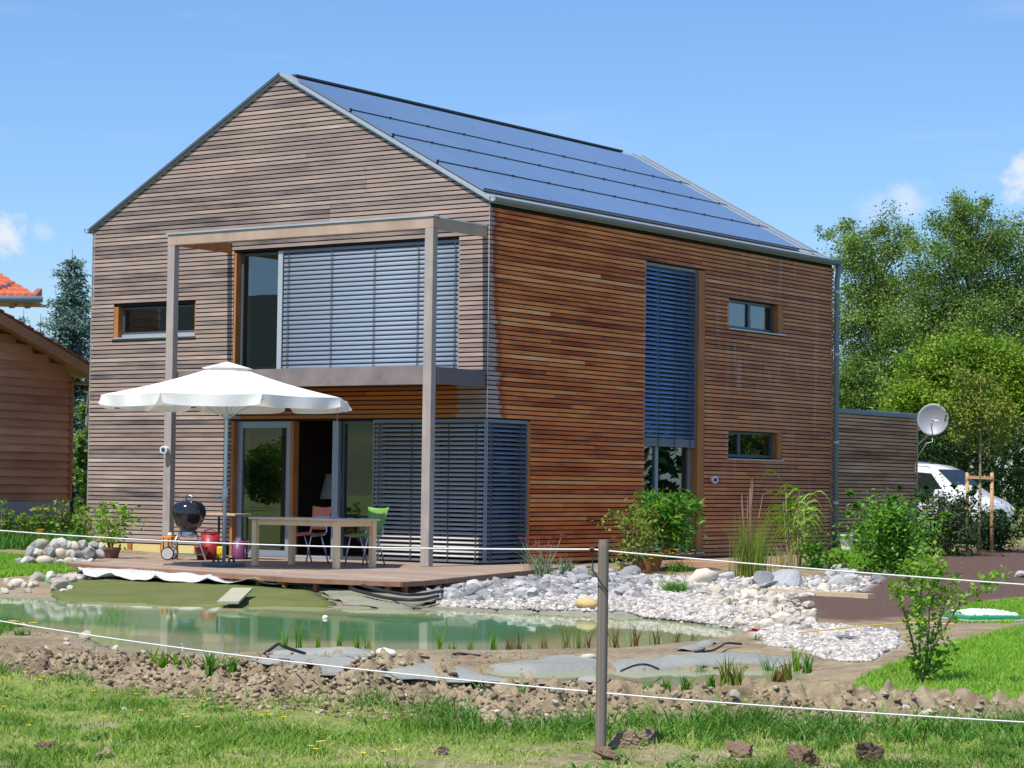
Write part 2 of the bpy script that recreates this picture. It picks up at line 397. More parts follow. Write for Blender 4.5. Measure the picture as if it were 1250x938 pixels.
def hgt(S, D, rough=True):
    S = np.asarray(S, float); D = np.asarray(D, float)
    z = -.24 + .01*sstep(14.5, 18, D) + .09*sstep(21.6, 26, D) + .13*sstep(33, 41, D) + .09*sstep(40, 60, D)
    z = z + .07*sstep(2.3, 3.3, S)*sstep(15, 17.5, D)*sstep(26, 22, D) + .045*sstep(-3.2, -4.4, S)*sstep(18.5, 20.5, D)*sstep(26, 22, D)
    z = z + .12*sstep(-5.5, -8.5, S)*sstep(33, 38, D) + .25*sstep(-7, -9, S)*sstep(38, 46, D)
    z = z + .05*sstep(36, 60, D)*sstep(4, 8, S)
    d = pdist(POND, S, D); q = pdist(POOL, S, D)
    edge = ZW+.012
    bank = edge+np.clip(d, 0, 9)*(.30-.263*sstep(.6, -.4, S)*sstep(26, 28, D))
    z = np.where(d > 0, np.minimum(z, np.maximum(bank, edge)), edge-.05-np.clip(-d*.25, 0, .8))
    zq = np.where(q > 0, edge-.0+np.clip(q, 0, 9)*.28, edge-.04-np.clip(-q*.3, 0, .4))
    z = np.where((q < .55) & (d > 0), np.minimum(z, zq), z)
    dam = np.exp(-((D-20.15-.1*np.sin(S*2.2))/.34)**2)*sstep(-2.6, -1.2, S)*sstep(2.3, 1.4, S)*(d > -.15)
    z = z+dam*.03
    cd_, ch, sd_ = ldist(CREST, S, D, CRH)
    w = np.where(sd_ < 0, .82, .55)
    prof = np.exp(-(cd_/w)**2)
    lump = .6+.8*fbm(S*1.6, D*1.6, 3, 5)
    z = z + (ch+.075)*prof*lump
    if rough:
        soil = np.clip(prof*1.3, 0, 1)*(q > .05)
        c1 = np.abs(vnoise(S*7, D*7, 21)-.5)*2; c2 = vnoise(S*15, D*15, 22); c3 = np.abs(vnoise(S*24, D*24, 23)-.5)*2
        z = z + soil*(.12*(c1-.5)+.075*(c2-.5)+.06*(c3-.5)+.045*(np.abs(vnoise(S*11, D*11, 24)-.5)*2-.5))
        z = z + (.018*(fbm(S*1.3, D*1.3, 3, 8)-.5)+.012*(vnoise(S*9, D*9, 9)-.5))*(D < 60)*(d > .1)*(1-.75*((q < 1.3) | (d < 1.0))*(D < 22.5))
    return z
def ground(px, py):                       # where a line of sight meets the ground
    d = ray(px, py); k = d[0]*FW[0]+d[1]*FW[1]
    Ds = np.linspace(10, 75, 2601); t = Ds/k
    Pz = CAM[2]+d[2]*t; S = (d[0]*RT[0]+d[1]*RT[1])*t
    below = np.nonzero(Pz <= np.maximum(hgt(S, Ds, False), -9))[0]
    i = below[0] if len(below) else len(Ds)-1
    return CAM+d*t[i]
def gz(x, y, rough=False):
    S, D = SD((x, y)); return float(hgt(np.array([S]), np.array([D]), rough)[0])

def gpx(pts): return [tuple(SD(ground(x, y))) for x, y in pts]
LAWN = gpx([(968, 853), (1000, 838), (1060, 822), (1110, 806), (1165, 785), (1252, 764), (1420, 726), (1600, 745), (1560, 880), (1250, 866), (1100, 858)])
LAWN2 = gpx([(1165, 752), (1185, 738), (1255, 731), (1500, 728), (1500, 742), (1255, 752), (1235, 762), (1160, 760)])
LAWNL = gpx([(-400, 672), (-40, 674), (20, 680), (60, 684), (97, 690), (100, 697), (70, 701), (0, 706), (-400, 700)])
TUFTL = gpx([(-300, 752), (0, 757), (40, 760), (90, 766), (118, 772), (100, 777), (0, 776), (-300, 772)])
PLANTBED = gpx([(-200, 640), (110, 640), (112, 672), (20, 672), (-200, 668)])
DARK = gpx([(1075, 675), (1260, 668), (1600, 668), (1600, 726), (1250, 730), (1190, 737), (1150, 752), (1040, 760), (970, 752), (950, 728), (1050, 712)])
GRAV = gpx([(505, 706), (660, 700), (880, 706), (1070, 706), (1050, 722), (960, 730), (935, 745), (975, 764), (1080, 772), (1098, 789), (1055, 806), (992, 797), (935, 784), (905, 772), (860, 758), (760, 748), (540, 741)])
LAWN3 = gpx([(1015, 672), (1070, 668), (1120, 672), (1120, 690), (1040, 694), (1012, 684)])
# ---------------------------------------------------------------- ground sheet
BARE = gpx([(560, 921), (640, 915), (760, 905), (800, 912), (860, 919), (930, 922), (1000, 926), (1110, 929), (1110, 942), (560, 942)])
def bare(S, D):                           # trampled soil showing through the meadow
    w = fbm(S*3.1, D*3.1, 3, 61)-.5
    return np.maximum(.75*sstep(.02, -.2, pdist(BARE, S, D)+2.2*w+.12), .8*sstep(.69, .76, fbm(S*1.9, D*1.9, 4, 63)))
def spaced(segs):
    out = []
    for a, b, st in segs: out += list(np.arange(a, b-1e-9, st))
    out.append(segs[-1][1]); return np.array(out)
def build_ground():
    Dv = spaced([(-900, -60, 120), (-60, 0, 10), (0, 10, 1.0), (10, 12.4, .1), (12.4, 13.6, .04), (13.6, 18.4, .02), (18.4, 22.5, .06), (22.5, 34, .16), (34, 62, .5), (62, 200, 12), (200, 2200, 200)])
    Sv = spaced([(-1600, -200, 200), (-200, -20, 15), (-20, -8, .6), (-8, -4.4, .15), (-4.4, 4.2, .024), (4.2, 9, .15), (9, 24, .8), (24, 200, 16), (200, 1600, 200)])
    Sg, Dg = np.meshgrid(Sv, Dv); S = Sg.ravel(); D = Dg.ravel()
    z = hgt(S, D)
    X, Y = WXY(S, D)
    V = np.stack([X, Y, z], 1)
    n, m = len(Dv), len(Sv)
    idx = np.arange(n*m).reshape(n, m)
    F = np.stack([idx[:-1, :-1], idx[:-1, 1:], idx[1:, 1:], idx[1:, :-1]], -1).reshape(-1, 4)
    cd_, ch, sd_ = ldist(CREST, S, D, CRH)
    wob = .5*(fbm(S*2.2, D*2.2, 3, 31)-.5)
    meadow = sstep(.85, 1.1, cd_+wob)*(sd_ < 0)
    lawn = np.maximum.reduce([sstep(.06, -.08, pdist(P, S, D)+wob*.25) for P in (LAWN, LAWN2, LAWNL, TUFTL, LAWN3, PLANTBED)])
    lawn = lawn*sstep(.42, .68, cd_+.3*wob)
    far = sstep(46, 60, D)
    beside = sstep(-14, -16, S)*(D < 40) + sstep(12, 15, S)*(D > 0)*(D < 60)
    meadow = meadow*(1-bare(S, D))
    grass = np.clip(np.maximum.reduce([meadow, lawn, far, beside]), 0, 1)
    dark = sstep(.25, -.35, pdist(DARK, S, D)+wob)
    grav = sstep(.12, -.1, pdist(GRAV, S, D)+wob*.3)
    under = sstep(.35, -.05, pdist(POND, S, D))
    algae = under*sstep(-0.1, -.5, pdist(POND, S, D))
    m_, nt, b = mat_new('ground_soil_grass'); g = G(nt); p = g.pos()
    n1 = g.noise(p, 1.7, 6, .6); n2 = g.noise(p, 14, 6, .7); n3 = g.noise(p, 70, 3, .6); n4 = g.noise(p, .45, 3)
    soil = g.ramp(g.math('ADD', g.math('MULTIPLY', n1, .45), g.math('MULTIPLY', n2, .55)), [(.28, (.085, .062, .038)), (.45, (.21, .165, .104)), (.6, (.335, .275, .178)), (.75, (.44, .375, .26))])
    soil = g.mix(g.rng(n3, .66, .74), soil, (.58, .53, .46))
    gr = g.ramp(g.math('ADD', g.math('MULTIPLY', n1, .5), g.math('MULTIPLY', n2, .5)), [(.3, (.10, .14, .03)), (.5, (.18, .22, .06)), (.72, (.33, .31, .14))])
    dk = g.ramp(n2, [(.3, (.07, .042, .033)), (.7, (.15, .10, .082))])
    gv = g.ramp(n3, [(.3, (.42, .39, .36)), (.7, (.74, .71, .67))])
    col = g.mix(g.attr('dark'), soil, dk); col = g.mix(g.attr('grav'), col, gv)
    col = g.mix(g.attr('wet'), col, (.20, .205, .17)); col = g.mix(g.attr('grass'), col, gr)
    nt.links.new(col, b.inputs['Base Color']); b.inputs['Roughness'].default_value = .95; b.inputs['Specular IOR Level'].default_value = .1
    h = g.math('ADD', g.math('MULTIPLY', n2, .6), g.math('MULTIPLY', n3, .4))
    nt.links.new(g.bump(h, .6, .02), b.inputs['Normal'])
    me = np_mesh('ground', V, F, m_, smooth=True, extra=dict(grass=grass, dark=dark, grav=grav, wet=under))
    tag(link_mesh('ground', me), kind='structure')
build_ground()

def build_hills():                         # the wooded hills across the valley, mirrored in the panes
    th = np.linspace(R_(150), R_(300), 120); V = []; F = []
    for k, (r0, hh, sd) in enumerate(((300, 0, 0), (420, 16, 1), (620, 38, 2), (900, 70, 3))):
        for j, t in enumerate(th):
            e = math.sin(math.pi*j/119)**.5
            h_ = hh*e*(.75+.5*float(fbm(np.array([j*.11+sd*9]), np.array([sd*3.3]), 4, 40)[0])) - .5
            V.append((r0*math.cos(t), r0*math.sin(t), h_))
    n = 120
    for k in range(3):
        for j in range(n-1): F.append((k*n+j, k*n+j+1, (k+1)*n+j+1, (k+1)*n+j))
    m_, nt, b = mat_new('hill_fields'); g = G(nt); p = g.pos(); z = g.xyz(p)[2]
    n1 = g.noise(p, .008, 3); f = g.math('ADD', g.math('MULTIPLY', n1, .6), g.rng(z, 4, 40, 0, .55))
    col = g.ramp(f, [(.2, (.07, .10, .025)), (.34, (.15, .15, .055)), (.44, (.05, .09, .022)), (.52, (.018, .04, .014)), (.9, (.015, .032, .014))])
    nt.links.new(col, b.inputs['Base Color']); b.inputs['Roughness'].default_value = 1
    tag(link_mesh('hills', np_mesh('hills', V, F, m_, smooth=True)), kind='structure')
build_hills()

# ---------------------------------------------------------------- pond water
def build_water():
    def sheet(name, poly, step, grow):
        P = np.array(poly); S0, S1 = P[:, 0].min()-1, P[:, 0].max()+1; D0, D1 = P[:, 1].min()-1, P[:, 1].max()+1
        Sv = np.arange(S0, S1, step); Dv = np.arange(D0, D1, step); Sg, Dg = np.meshgrid(Sv, Dv); S = Sg.ravel(); D = Dg.ravel()
        d = pdist(poly, S, D); n, m = Sg.shape; idx = np.arange(n*m).reshape(n, m)
        F = np.stack([idx[:-1, :-1], idx[:-1, 1:], idx[1:, 1:], idx[1:, :-1]], -1).reshape(-1, 4)
        F = F[(d[F] < grow).all(1)]
        X, Y = WXY(S, D)
        used, inv = np.unique(F, return_inverse=True); F = inv.reshape(-1, 4)
        deep = sstep(.0, -1.3, d)
        if poly is POND: deep = sstep(.9, 1.9, -d + .5*(fbm(S*.5, D*.5, 2, 3)-.5))*sstep(-6.3, -4.0, S+0*D) + .6*sstep(-4.6, -6.0, S)
        else: deep = deep*0
        V = np.stack([X, Y, np.full(len(S), ZW)], 1)[used]
        m_, nt, b = mat_new('pond_water'); N = nt.nodes; g = G(nt); out = N['Material Output']; p = g.pos()
        n1 = g.noise(g.scale(p, (1, 1, 1)), 2.2, 4, .6)
        col = g.mix(g.attr('deep'), g.mix(n1, (.22, .245, .12), (.33, .345, .20)), g.mix(n1, (.055, .165, .062), (.11, .235, .10)))
        nt.links.new(col, b.inputs['Base Color']); b.inputs['Roughness'].default_value = .9; b.inputs['Specular IOR Level'].default_value = 0
        gl = N.new('ShaderNodeBsdfGlossy'); gl.inputs['Roughness'].default_value = .025; gl.inputs[0].default_value = (.93, .97, .95, 1)
        w = g.noise(g.scale(p, (1, 1, 1)), 9, 3, .5); w2 = g.noise(p, 1.4, 2)
        nt.links.new(g.bump(g.math('ADD', g.math('MULTIPLY', w, .25), w2), .06, .02), gl.inputs['Normal'])
        mx = N.new('ShaderNodeMixShader'); mx.inputs[0].default_value = .52
        nt.links.new(b.outputs[0], mx.inputs[1]); nt.links.new(gl.outputs[0], mx.inputs[2]); nt.links.new(mx.outputs[0], out.inputs[0])
        me = np_mesh(name, V, F, m_, smooth=True, extra=dict(deep=deep[used])); return link_mesh(name, me)
    tag(sheet('water', POND, .09, .14), kind='structure'); tag(sheet('water', POOL, .07, .12), kind='structure')
build_water()

# ---------------------------------------------------------------- pond liners
def liner(name, poly, mat, label, step=.07, lift=.02, wr=.03, fold=4.0, seed=0, hfun=None):
    P = np.array(poly); Sv = np.arange(P[:, 0].min(), P[:, 0].max()+step, step); Dv = np.arange(P[:, 1].min(), P[:, 1].max()+step, step)
    Sg, Dg = np.meshgrid(Sv, Dv); S = Sg.ravel(); D = Dg.ravel()
    d = pdist(poly, S, D)+.16*(fbm(S*3, D*3, 3, 70+seed)-.5)
    n, m = Sg.shape; idx = np.arange(n*m).reshape(n, m)
    F = np.stack([idx[:-1, :-1], idx[:-1, 1:], idx[1:, 1:], idx[1:, :-1]], -1).reshape(-1, 4); F = F[(d[F] < 0).all(1)]
    E_ = np.sort(np.concatenate([F[:, [0, 1]], F[:, [1, 2]], F[:, [2, 3]], F[:, [3, 0]]]), axis=1); eu, ec = np.unique(E_, axis=0, return_counts=True)
    bd = np.unique(eu[ec == 1]); dd = lambda a, b: pdist(poly, a, b)+.16*(fbm(a*3, b*3, 3, 70+seed)-.5)
    for _ in range(3):      # pull the rim onto the outline so that the cut edge runs smooth
        d0 = dd(S[bd], D[bd]); gx = (dd(S[bd]+.01, D[bd])-d0)/.01; gy = (dd(S[bd], D[bd]+.01)-d0)/.01; gl = np.maximum(gx*gx+gy*gy, .3)
        S[bd] -= np.clip(gx*d0/gl, -step, step)*.9; D[bd] -= np.clip(gy*d0/gl, -step, step)*.9
    d = dd(S, D)
    used, inv = np.unique(F, return_inverse=True); F = inv.reshape(-1, 4)
    z = hgt(S, D, False) if hfun is None else hfun(S, D)
    w = np.abs(vnoise((S*.8+D*.5)*fold, (D-S*.3)*fold*.45, 80+seed)-.5)*2
    z = z+lift+wr*(1-w)**3+.012*(fbm(S*5, D*5, 2, 90+seed)-.5)+(.03*vnoise(S*6, D*6, 95+seed) if lift > .036 else -.022)*sstep(-.12, 0, d)
    X, Y = WXY(S, D); V = np.stack([X, Y, z], 1)[used]
    o = link_mesh(name, np_mesh(name, V, F, mat, smooth=True)); s = o.modifiers.new('thick', 'SOLIDIFY'); s.thickness = .006
    return tag(o, label, 'pond liner')
def felt(name, a, b_, rough=.95):
    m_, nt, b = mat_new(name); g = G(nt); p = g.pos(); n1 = g.noise(p, 1.5, 5, .6); n2 = g.noise(p, 40, 3, .6)
    col = g.ramp(g.math('ADD', g.math('MULTIPLY', n1, .7), g.math('MULTIPLY', n2, .3)), [(.3, a), (.7, b_)])
    nt.links.new(col, b.inputs['Base Color']); b.inputs['Roughness'].default_value = rough; b.inputs['Specular IOR Level'].default_value = .25
    n4 = g.noise(g.scale(p, (1.0, 2.4, 1)), 4.5, 4, .6); rid = g.math('ABSOLUTE', g.math('SUBTRACT', n4, .5))
    nt.links.new(g.bump(g.math('ADD', g.math('MULTIPLY', n2, .08), g.rng(rid, 0, .12)), .22, .03), b.inputs['Normal']); return m_
MAT['algae'] = felt('algae_felt', (.085, .105, .028), (.15, .165, .05))
MAT['fleece'] = felt('grey_fleece', (.20, .21, .19), (.31, .315, .285), .7)
MAT['fleece_green'] = felt('greenish_fleece', (.17, .175, .12), (.27, .275, .19), .8)
def slope(S, D): return np.maximum(hgt(S, D, False), ZW-.03)
ALG = [tuple(SD(at(x, y, z))) for x, y, z in ((62, 716, -.15), (80, 704, -.10), (250, 706, -.10), (345, 711, -.10), (388, 718, -.12), (414, 745, ZW-.03), (300, 745, ZW-.03), (70, 741, ZW-.03))]
liner('pond_liner', ALG, MAT['algae'], 'olive green felt liner sloping from the deck edge into the pond', .1, .022, .02, 2.0, 1, slope)
GRY = [tuple(SD(at(x, y, z))) for x, y, z in ((392, 716, -.10), (345, 710, -.09), (440, 711, -.09), (530, 716, -.1), (545, 728, -.16), (500, 738, -.2), (420, 743, ZW-.02))]
liner('pond_liner', GRY, MAT['fleece_green'], 'grey green liner sheet between the olive felt and the rubble bank', .08, .03, .03, 3.0, 2, slope)
NEAR1 = gpx([(300, 806), (330, 797), (400, 793), (455, 797), (470, 806), (452, 820), (400, 826), (340, 815)])
liner('pond_liner', NEAR1, MAT['fleece'], 'pale grey liner sheet draped over the near pond edge, peaked fold on top', .05, .022, .03, 3.5, 3)
NEAR2 = gpx([(455, 822), (500, 815), (600, 814), (670, 803), (700, 801), (740, 806), (745, 836), (640, 834), (520, 830)])
liner('pond_liner', NEAR2, MAT['fleece'], 'wide grey liner sheet between the bare earth dam and the soil mound', .05, .015, .014, 3.2, 4)
NEAR3 = gpx([(738, 810), (800, 804), (880, 798), (985, 802), (1000, 810), (950, 818), (860, 822), (800, 826), (740, 838)])
liner('pond_liner', NEAR3, MAT['fleece'], 'grey liner with a bulging fold right of the fence post', .05, .015, .02, 3.0, 5)
NEAR4 = gpx([(825, 795), (855, 785), (885, 783), (868, 790), (845, 797)])
liner('pond_liner', NEAR4, MAT['fleece'], 'small grey liner flap lying at the right end of the pond', .04, .02, .03, 2.5, 6)
WFL = gpx([(92, 703), (200, 707), (350, 713), (470, 719), (460, 725), (380, 721), (300, 718), (200, 714), (100, 709)])
liner('fleece_strip', WFL, felt('white_fleece', (.40, .40, .385), (.62, .62, .59), .85), 'white crumpled fleece strip between the deck edge and the olive felt', .07, .04, .09, 3.5, 9)
def hose(name, pts, r, label, cat, mat=None):
    P = [at(x, y, z) for x, y, z in pts]
    Q = list(P)
    for _ in range(2):
        Q = [Q[0]]+[x for i in range(len(Q)-1) for x in (Q[i]*.75+Q[i+1]*.25, Q[i]*.25+Q[i+1]*.75)]+[Q[-1]]
    Q = [q+np.array([0, 0, .012*(vnoise(np.array([i*.13+px0_]), np.array([.3]), 3)[0]-.5)]) for i, q in enumerate(Q)] if (px0_ := pts[0][0]) else Q
    return tag(MB().tube(Q, r, 8).build(name, mat or MAT['black'], smooth=True), label, cat)
hose('liner_edge_roll', ((432, 712, -.06), (470, 722, -.08), (505, 727, -.1), (540, 722, -.1)), .02, 'black rolled liner edge curving below the deck corner', 'liner edge')
hose('liner_edge_roll', ((430, 720, -.1), (470, 731, -.16), (510, 734, -.16), (535, 728, -.14)), .022, 'lower black fold of liner beside the gravel strip', 'liner edge')
hose('liner_edge_roll', ((318, 801, -.17), (336, 789, -.10), (341, 786, -.08), (346, 790, -.1), (372, 798, -.18)), .014, 'black peaked fold on the near grey liner sheet', 'liner edge')
hose('liner_edge_roll', ((553, 799, -.2), (560, 797, -.18), (572, 799, -.2), (586, 800, -.2)), .010, 'short black liner edge lying on the earth dam', 'liner edge')
hose('liner_edge_roll', ((848, 796, -.2), (868, 795, -.2), (880, 789, -.17), (886, 784, -.17), (905, 786, -.2)), .010, 'black hem curling around the small liner flap', 'liner edge')
hose('liner_edge_roll', ((472, 803, -.18), (490, 800, -.16), (508, 802, -.17), (524, 803, -.18)), .011, 'black liner hem beside the white plastic scrap', 'liner edge')
hose('liner_edge_roll', ((758, 819, -.2), (775, 812, -.13), (790, 811, -.12), (804, 817, -.2)), .009, 'dark arched fold of liner near the fence post', 'liner edge')
# ---------------------------------------------------------------- stones
def stone_meshes(n, angular, mat, seed, sd=2):
    out = []
    rnd = random.Random(seed)
    for k in range(n):
        bm = bmesh.new(); bmesh.ops.create_icosphere(bm, subdivisions=sd, radius=.5)
        sc = Vector((1, rnd.uniform(.65, .9), rnd.uniform(.5, .78)))
        planes = [(Vector((rnd.gauss(0, 1), rnd.gauss(0, 1), rnd.gauss(0, .8))).normalized(), rnd.uniform(.26, .42)) for _ in range(9 if angular else 4)]
        off = Vector((rnd.random()*9, rnd.random()*9, rnd.random()*9))
        from mathutils import noise as mn
        for v in bm.verts:
            c = v.co.copy()
            c *= 1+.34*mn.noise(c*2.1+off)+(.12*mn.noise(c*5+off) if angular else .1*mn.noise(c*4+off))
            for nrm, dd in planes:
                e = c.dot(nrm)-dd*(1 if angular else 1.12)
                if e > 0: c -= nrm*e*(.92 if angular else .7)
            if sd == 4: c *= 1+.30*mn.noise(c*5+off)+.22*mn.noise(c*12+off)
            v.co = Vector((c.x*sc.x, c.y*sc.y, c.z*sc.z))
        me = bpy.data.meshes.new('stone'); bm.to_mesh(me); bm.free(); me.materials.append(mat)
        if not angular: me.polygons.foreach_set('use_smooth', [True]*len(me.polygons))
        out.append(me)
    return out
def stone_mat(name, stops, bump=.5):
    m_, nt, b = mat_new(name); g = G(nt); p = g.pos(); o = g.rand()
    n1 = g.noise(p, 5, 6, .6); n2 = g.noise(p, 28, 5, .7)
    f = g.math('ADD', g.math('MULTIPLY', o, .42), g.math('ADD', g.math('MULTIPLY', n1, .38), g.math('MULTIPLY', n2, .26)))
    col = g.ramp(f, stops); nt.links.new(col, b.inputs['Base Color']); b.inputs['Roughness'].default_value = .9; b.inputs['Specular IOR Level'].default_value = .2
    nt.links.new(g.bump(n2, bump, .02), b.inputs['Normal']); return m_
MAT['lime'] = stone_mat('limestone_rubble', [(.2, (.12, .12, .12)), (.42, (.27, .265, .26)), (.62, (.44, .43, .41)), (.85, (.62, .595, .55))])
MAT['cobble'] = stone_mat('pale_cobble', [(.2, (.26, .235, .195)), (.45, (.44, .395, .31)), (.65, (.56, .49, .375)), (.85, (.66, .615, .53))], .25)
MAT['boulder'] = stone_mat('grey_boulder', [(.2, (.14, .15, .155)), (.42, (.28, .29, .30)), (.6, (.42, .43, .435)), (.85, (.62, .61, .59))], .8)
MAT['clod'] = stone_mat('earth_clod', [(.2, (.085, .055, .035)), (.45, (.19, .13, .085)), (.65, (.30, .22, .15)), (.85, (.38, .29, .21))], .8)
RUB = stone_meshes(9, True, MAT['lime'], 3); COB = stone_meshes(10, False, MAT['cobble'], 4); BOU = stone_meshes(3, True, MAT['boulder'], 5, 3); CLO = stone_meshes(6, True, MAT['clod'], 6, 4)
WHT = stone_meshes(10, True, MAT['cobble'], 14)
SCNT = [0]
DECKP = [(-8.75, -.35), (-4.25, -4.85), (-3.2, -5.25), (1.35, -6.2), (3.05, -6.05), (3.05, -5.6), (1.28, .2), (1.28, 1.15), (-8.7, 1.15)]
def put_stone(meshes, P, size, label, group, name='stone', sink=.25, cat='stone', flat=1.0, zoff=0.0):
    me = random.choice(meshes); s = size
    o = link_mesh(name, me, None, (P[0], P[1], P[2]+s*(.33-sink)*flat+zoff), (random.uniform(-.4, .4), random.uniform(-.4, .4), random.uniform(0, 6.28)), (s, s*random.uniform(.8, 1.1), s*flat))
    SCNT[0] += 1
    return tag(o, label, cat, group)
def region(poly_px, n, size, meshes, label, group, zr=-.12, sink=.25, power=2.0, flat=1.0, sizef=None):
    P = gpx(poly_px); A = np.array(P); k = 0; placed = []
    for _ in range(n*60):
        if k >= n: break
        S = random.uniform(A[:, 0].min(), A[:, 0].max()); D = random.uniform(A[:, 1].min(), A[:, 1].max())
        if pdist(P, np.array([S]), np.array([D]))[0] > 0: continue
        s = size[0]+(size[1]-size[0])*random.random()**power
        if any((S-a)**2+(D-b)**2 < (.42*(s+c))**2 for a, b, c in placed): continue
        placed.append((S, D, s)); x, y = WXY(S, D)
        if pdist(DECKP, np.array([x]), np.array([y]))[0] < .15: continue
        put_stone(meshes, (x, y, gz(x, y)), s, label, group, sink=sink, flat=flat); k += 1
def gravel(name, poly_px, zr, n, size, mat, seed, label=None, pw=2.2):
    P = gpx(poly_px); A = np.array(P); r = np.random.default_rng(seed)
    S = r.uniform(A[:, 0].min(), A[:, 0].max(), n*3); D = r.uniform(A[:, 1].min(), A[:, 1].max(), n*3)
    k = pdist(P, S, D)+.2*(fbm(S*2, D*2, 2, seed)-.5) < 0; S = S[k][:n]; D = D[k][:n]; n = len(S)
    X, Y = WXY(S, D); Z = hgt(S, D); s = size[0]+(size[1]-size[0])*r.random(n)**pw
    t = (1+5**.5)/2
    ico = np.array([(-1, t, 0), (1, t, 0), (-1, -t, 0), (1, -t, 0), (0, -1, t), (0, 1, t), (0, -1, -t), (0, 1, -t), (t, 0, -1), (t, 0, 1), (-t, 0, -1), (-t, 0, 1)])/1.9/2
    fc = np.array([(0, 11, 5), (0, 5, 1), (0, 1, 7), (0, 7, 10), (0, 10, 11), (1, 5, 9), (5, 11, 4), (11, 10, 2), (10, 7, 6), (7, 1, 8), (3, 9, 4), (3, 4, 2), (3, 2, 6), (3, 6, 8), (3, 8, 9), (4, 9, 5), (2, 4, 11), (6, 2, 10), (8, 6, 7), (9, 8, 1)])
    a = r.uniform(0, 6.28, n); ca, sa = np.cos(a), np.sin(a)
    v = ico[None]*(r.uniform(.55, 1.4, (n, 12, 1)))*np.stack([np.ones(n), r.uniform(.6, 1, n), r.uniform(.45, .8, n)], 1)[:, None, :]
    x = v[..., 0]*ca[:, None]-v[..., 1]*sa[:, None]; y = v[..., 0]*sa[:, None]+v[..., 1]*ca[:, None]
    V = np.stack([x*s[:, None]+X[:, None], y*s[:, None]+Y[:, None], v[..., 2]*s[:, None]+(Z+s*.12)[:, None]], -1).reshape(-1, 3)
    F = (fc[None]+(np.arange(n)*12)[:, None, None]).reshape(-1, 3)
    o = link_mesh(name, np_mesh(name, V, F, mat, tone=np.repeat(r.random(n), 20))); return tag(o, label, 'gravel' if label else None, kind='stuff')
def gravel_mat(name, stops):
    m_, nt, b = mat_new(name); g = G(nt); n = g.noise(g.pos(), 30, 4)
    col = g.ramp(g.math('ADD', g.math('MULTIPLY', g.attr('tone'), .75), g.math('MULTIPLY', n, .25)), stops)
    nt.links.new(col, b.inputs['Base Color']); b.inputs['Roughness'].default_value = .9; b.inputs['Specular IOR Level'].default_value = .2; return m_
MAT['gravel'] = gravel_mat('white_gravel', [(.1, (.22, .205, .19)), (.4, (.39, .365, .33)), (.7, (.54, .505, .45)), (.95, (.66, .62, .55))])
MAT['gravel_grey'] = gravel_mat('grey_rubble_bits', [(.1, (.10, .105, .11)), (.4, (.22, .22, .22)), (.7, (.34, .335, .325)), (.95, (.50, .48, .45))])
MAT['crumb'] = gravel_mat('soil_crumbs', [(.1, (.10, .07, .045)), (.4, (.22, .166, .108)), (.7, (.33, .27, .175)), (.88, (.43, .365, .255)), (.92, (.60, .57, .51)), (1, (.72, .69, .63))])
RGR = 'rubble stones on the bank behind the pond'
region([(500, 708), (650, 702), (770, 702), (800, 712), (770, 730), (640, 733), (540, 733)], 80, (.12, .42), RUB, 'broken grey limestone in the rubble bank behind the pond', RGR, -.12, .2, 1.6)
region([(760, 706), (860, 704), (920, 715), (930, 728), (840, 738), (760, 734)], 26, (.12, .30), RUB, 'broken grey stone on the gravel below the tall window', 'stones on the gravel below the tall window', -.12)
region([(850, 722), (930, 722), (990, 742), (1000, 762), (1000, 780), (930, 778), (870, 752)], 72, (.10, .30), WHT, 'cream coloured stone on the stone spit right of the pond', 'cobbles on the stone spit', -.16, .2, 1.5)
region([(985, 690), (1080, 692), (1085, 714), (1000, 718)], 18, (.18, .42), RUB, 'pale rock in the heap behind the wooden plank', 'rocks behind the wooden plank', -.05)
region([(0, 707), (88, 706), (92, 722), (60, 727), (0, 726)], 20, (.13, .33), COB+WHT, 'pale stone on the pond edge left of the green felt', 'stones on the left pond edge', -.16, .15)
region([(45, 788), (165, 780), (205, 792), (170, 803), (60, 800)], 22, (.07, .17), WHT, 'whitish stone in the row along the near left bank', 'white stones on the near left bank', -.15, .15)
# the stacked stone edging of the flower bed on the left
for row, (y, n, z) in enumerate(((686, 15, .0), (680, 14, .14), (673, 11, .28))):
    for k in range(n):
        xx = 24+(k+.5*(row % 2)+random.uniform(-.2, .2))*92/n
        P = at(xx, 687, -.02); s = random.uniform(.17, .31)
        put_stone(RUB if random.random() < .6 else COB, (P[0], P[1]+.15*row, gz(P[0], P[1])+z*.9), s, 'grey stone stacked in the edging of the left flower bed', 'stones stacked round the left flower bed', sink=.1)
region([(380, 835), (700, 850), (1000, 862), (1240, 870), (1240, 888), (1000, 890), (700, 880), (400, 862)], 17, (.05, .11), WHT, 'small white stone sticking out of the soil mound', 'white stones in the soil mound', -.12, .1)
def bould(px, py, size, label, meshes, flat=.8, cat='boulder', zr=None, name='boulder', sink=.2):
    P = ground(px, py); return put_stone(meshes, P, size, label, None, name, sink, cat, flat)
bould(958, 716, 1.0, 'large jagged blue grey boulder below the tall grasses', BOU[:1], .5)
bould(930, 716, .55, 'grey boulder leaning against the large jagged one', BOU, .8)
bould(856, 712, .62, 'whitish rounded boulder right of the yellow flowers', COB, .7)
bould(884, 708, .42, 'grey boulder right of the whitish rounded one', BOU, .8)
bould(922, 722, .8, 'flat grey slab of rock in front of the tall reeds', BOU, .28)
bould(717, 742, .3, 'yellowish stone with dark flank just left of the fence post', stone_meshes(1, False, stone_mat('yellow_stone', [(.2, (.5, .34, .14)), (.8, (.62, .47, .25))]), 9), 1.0)
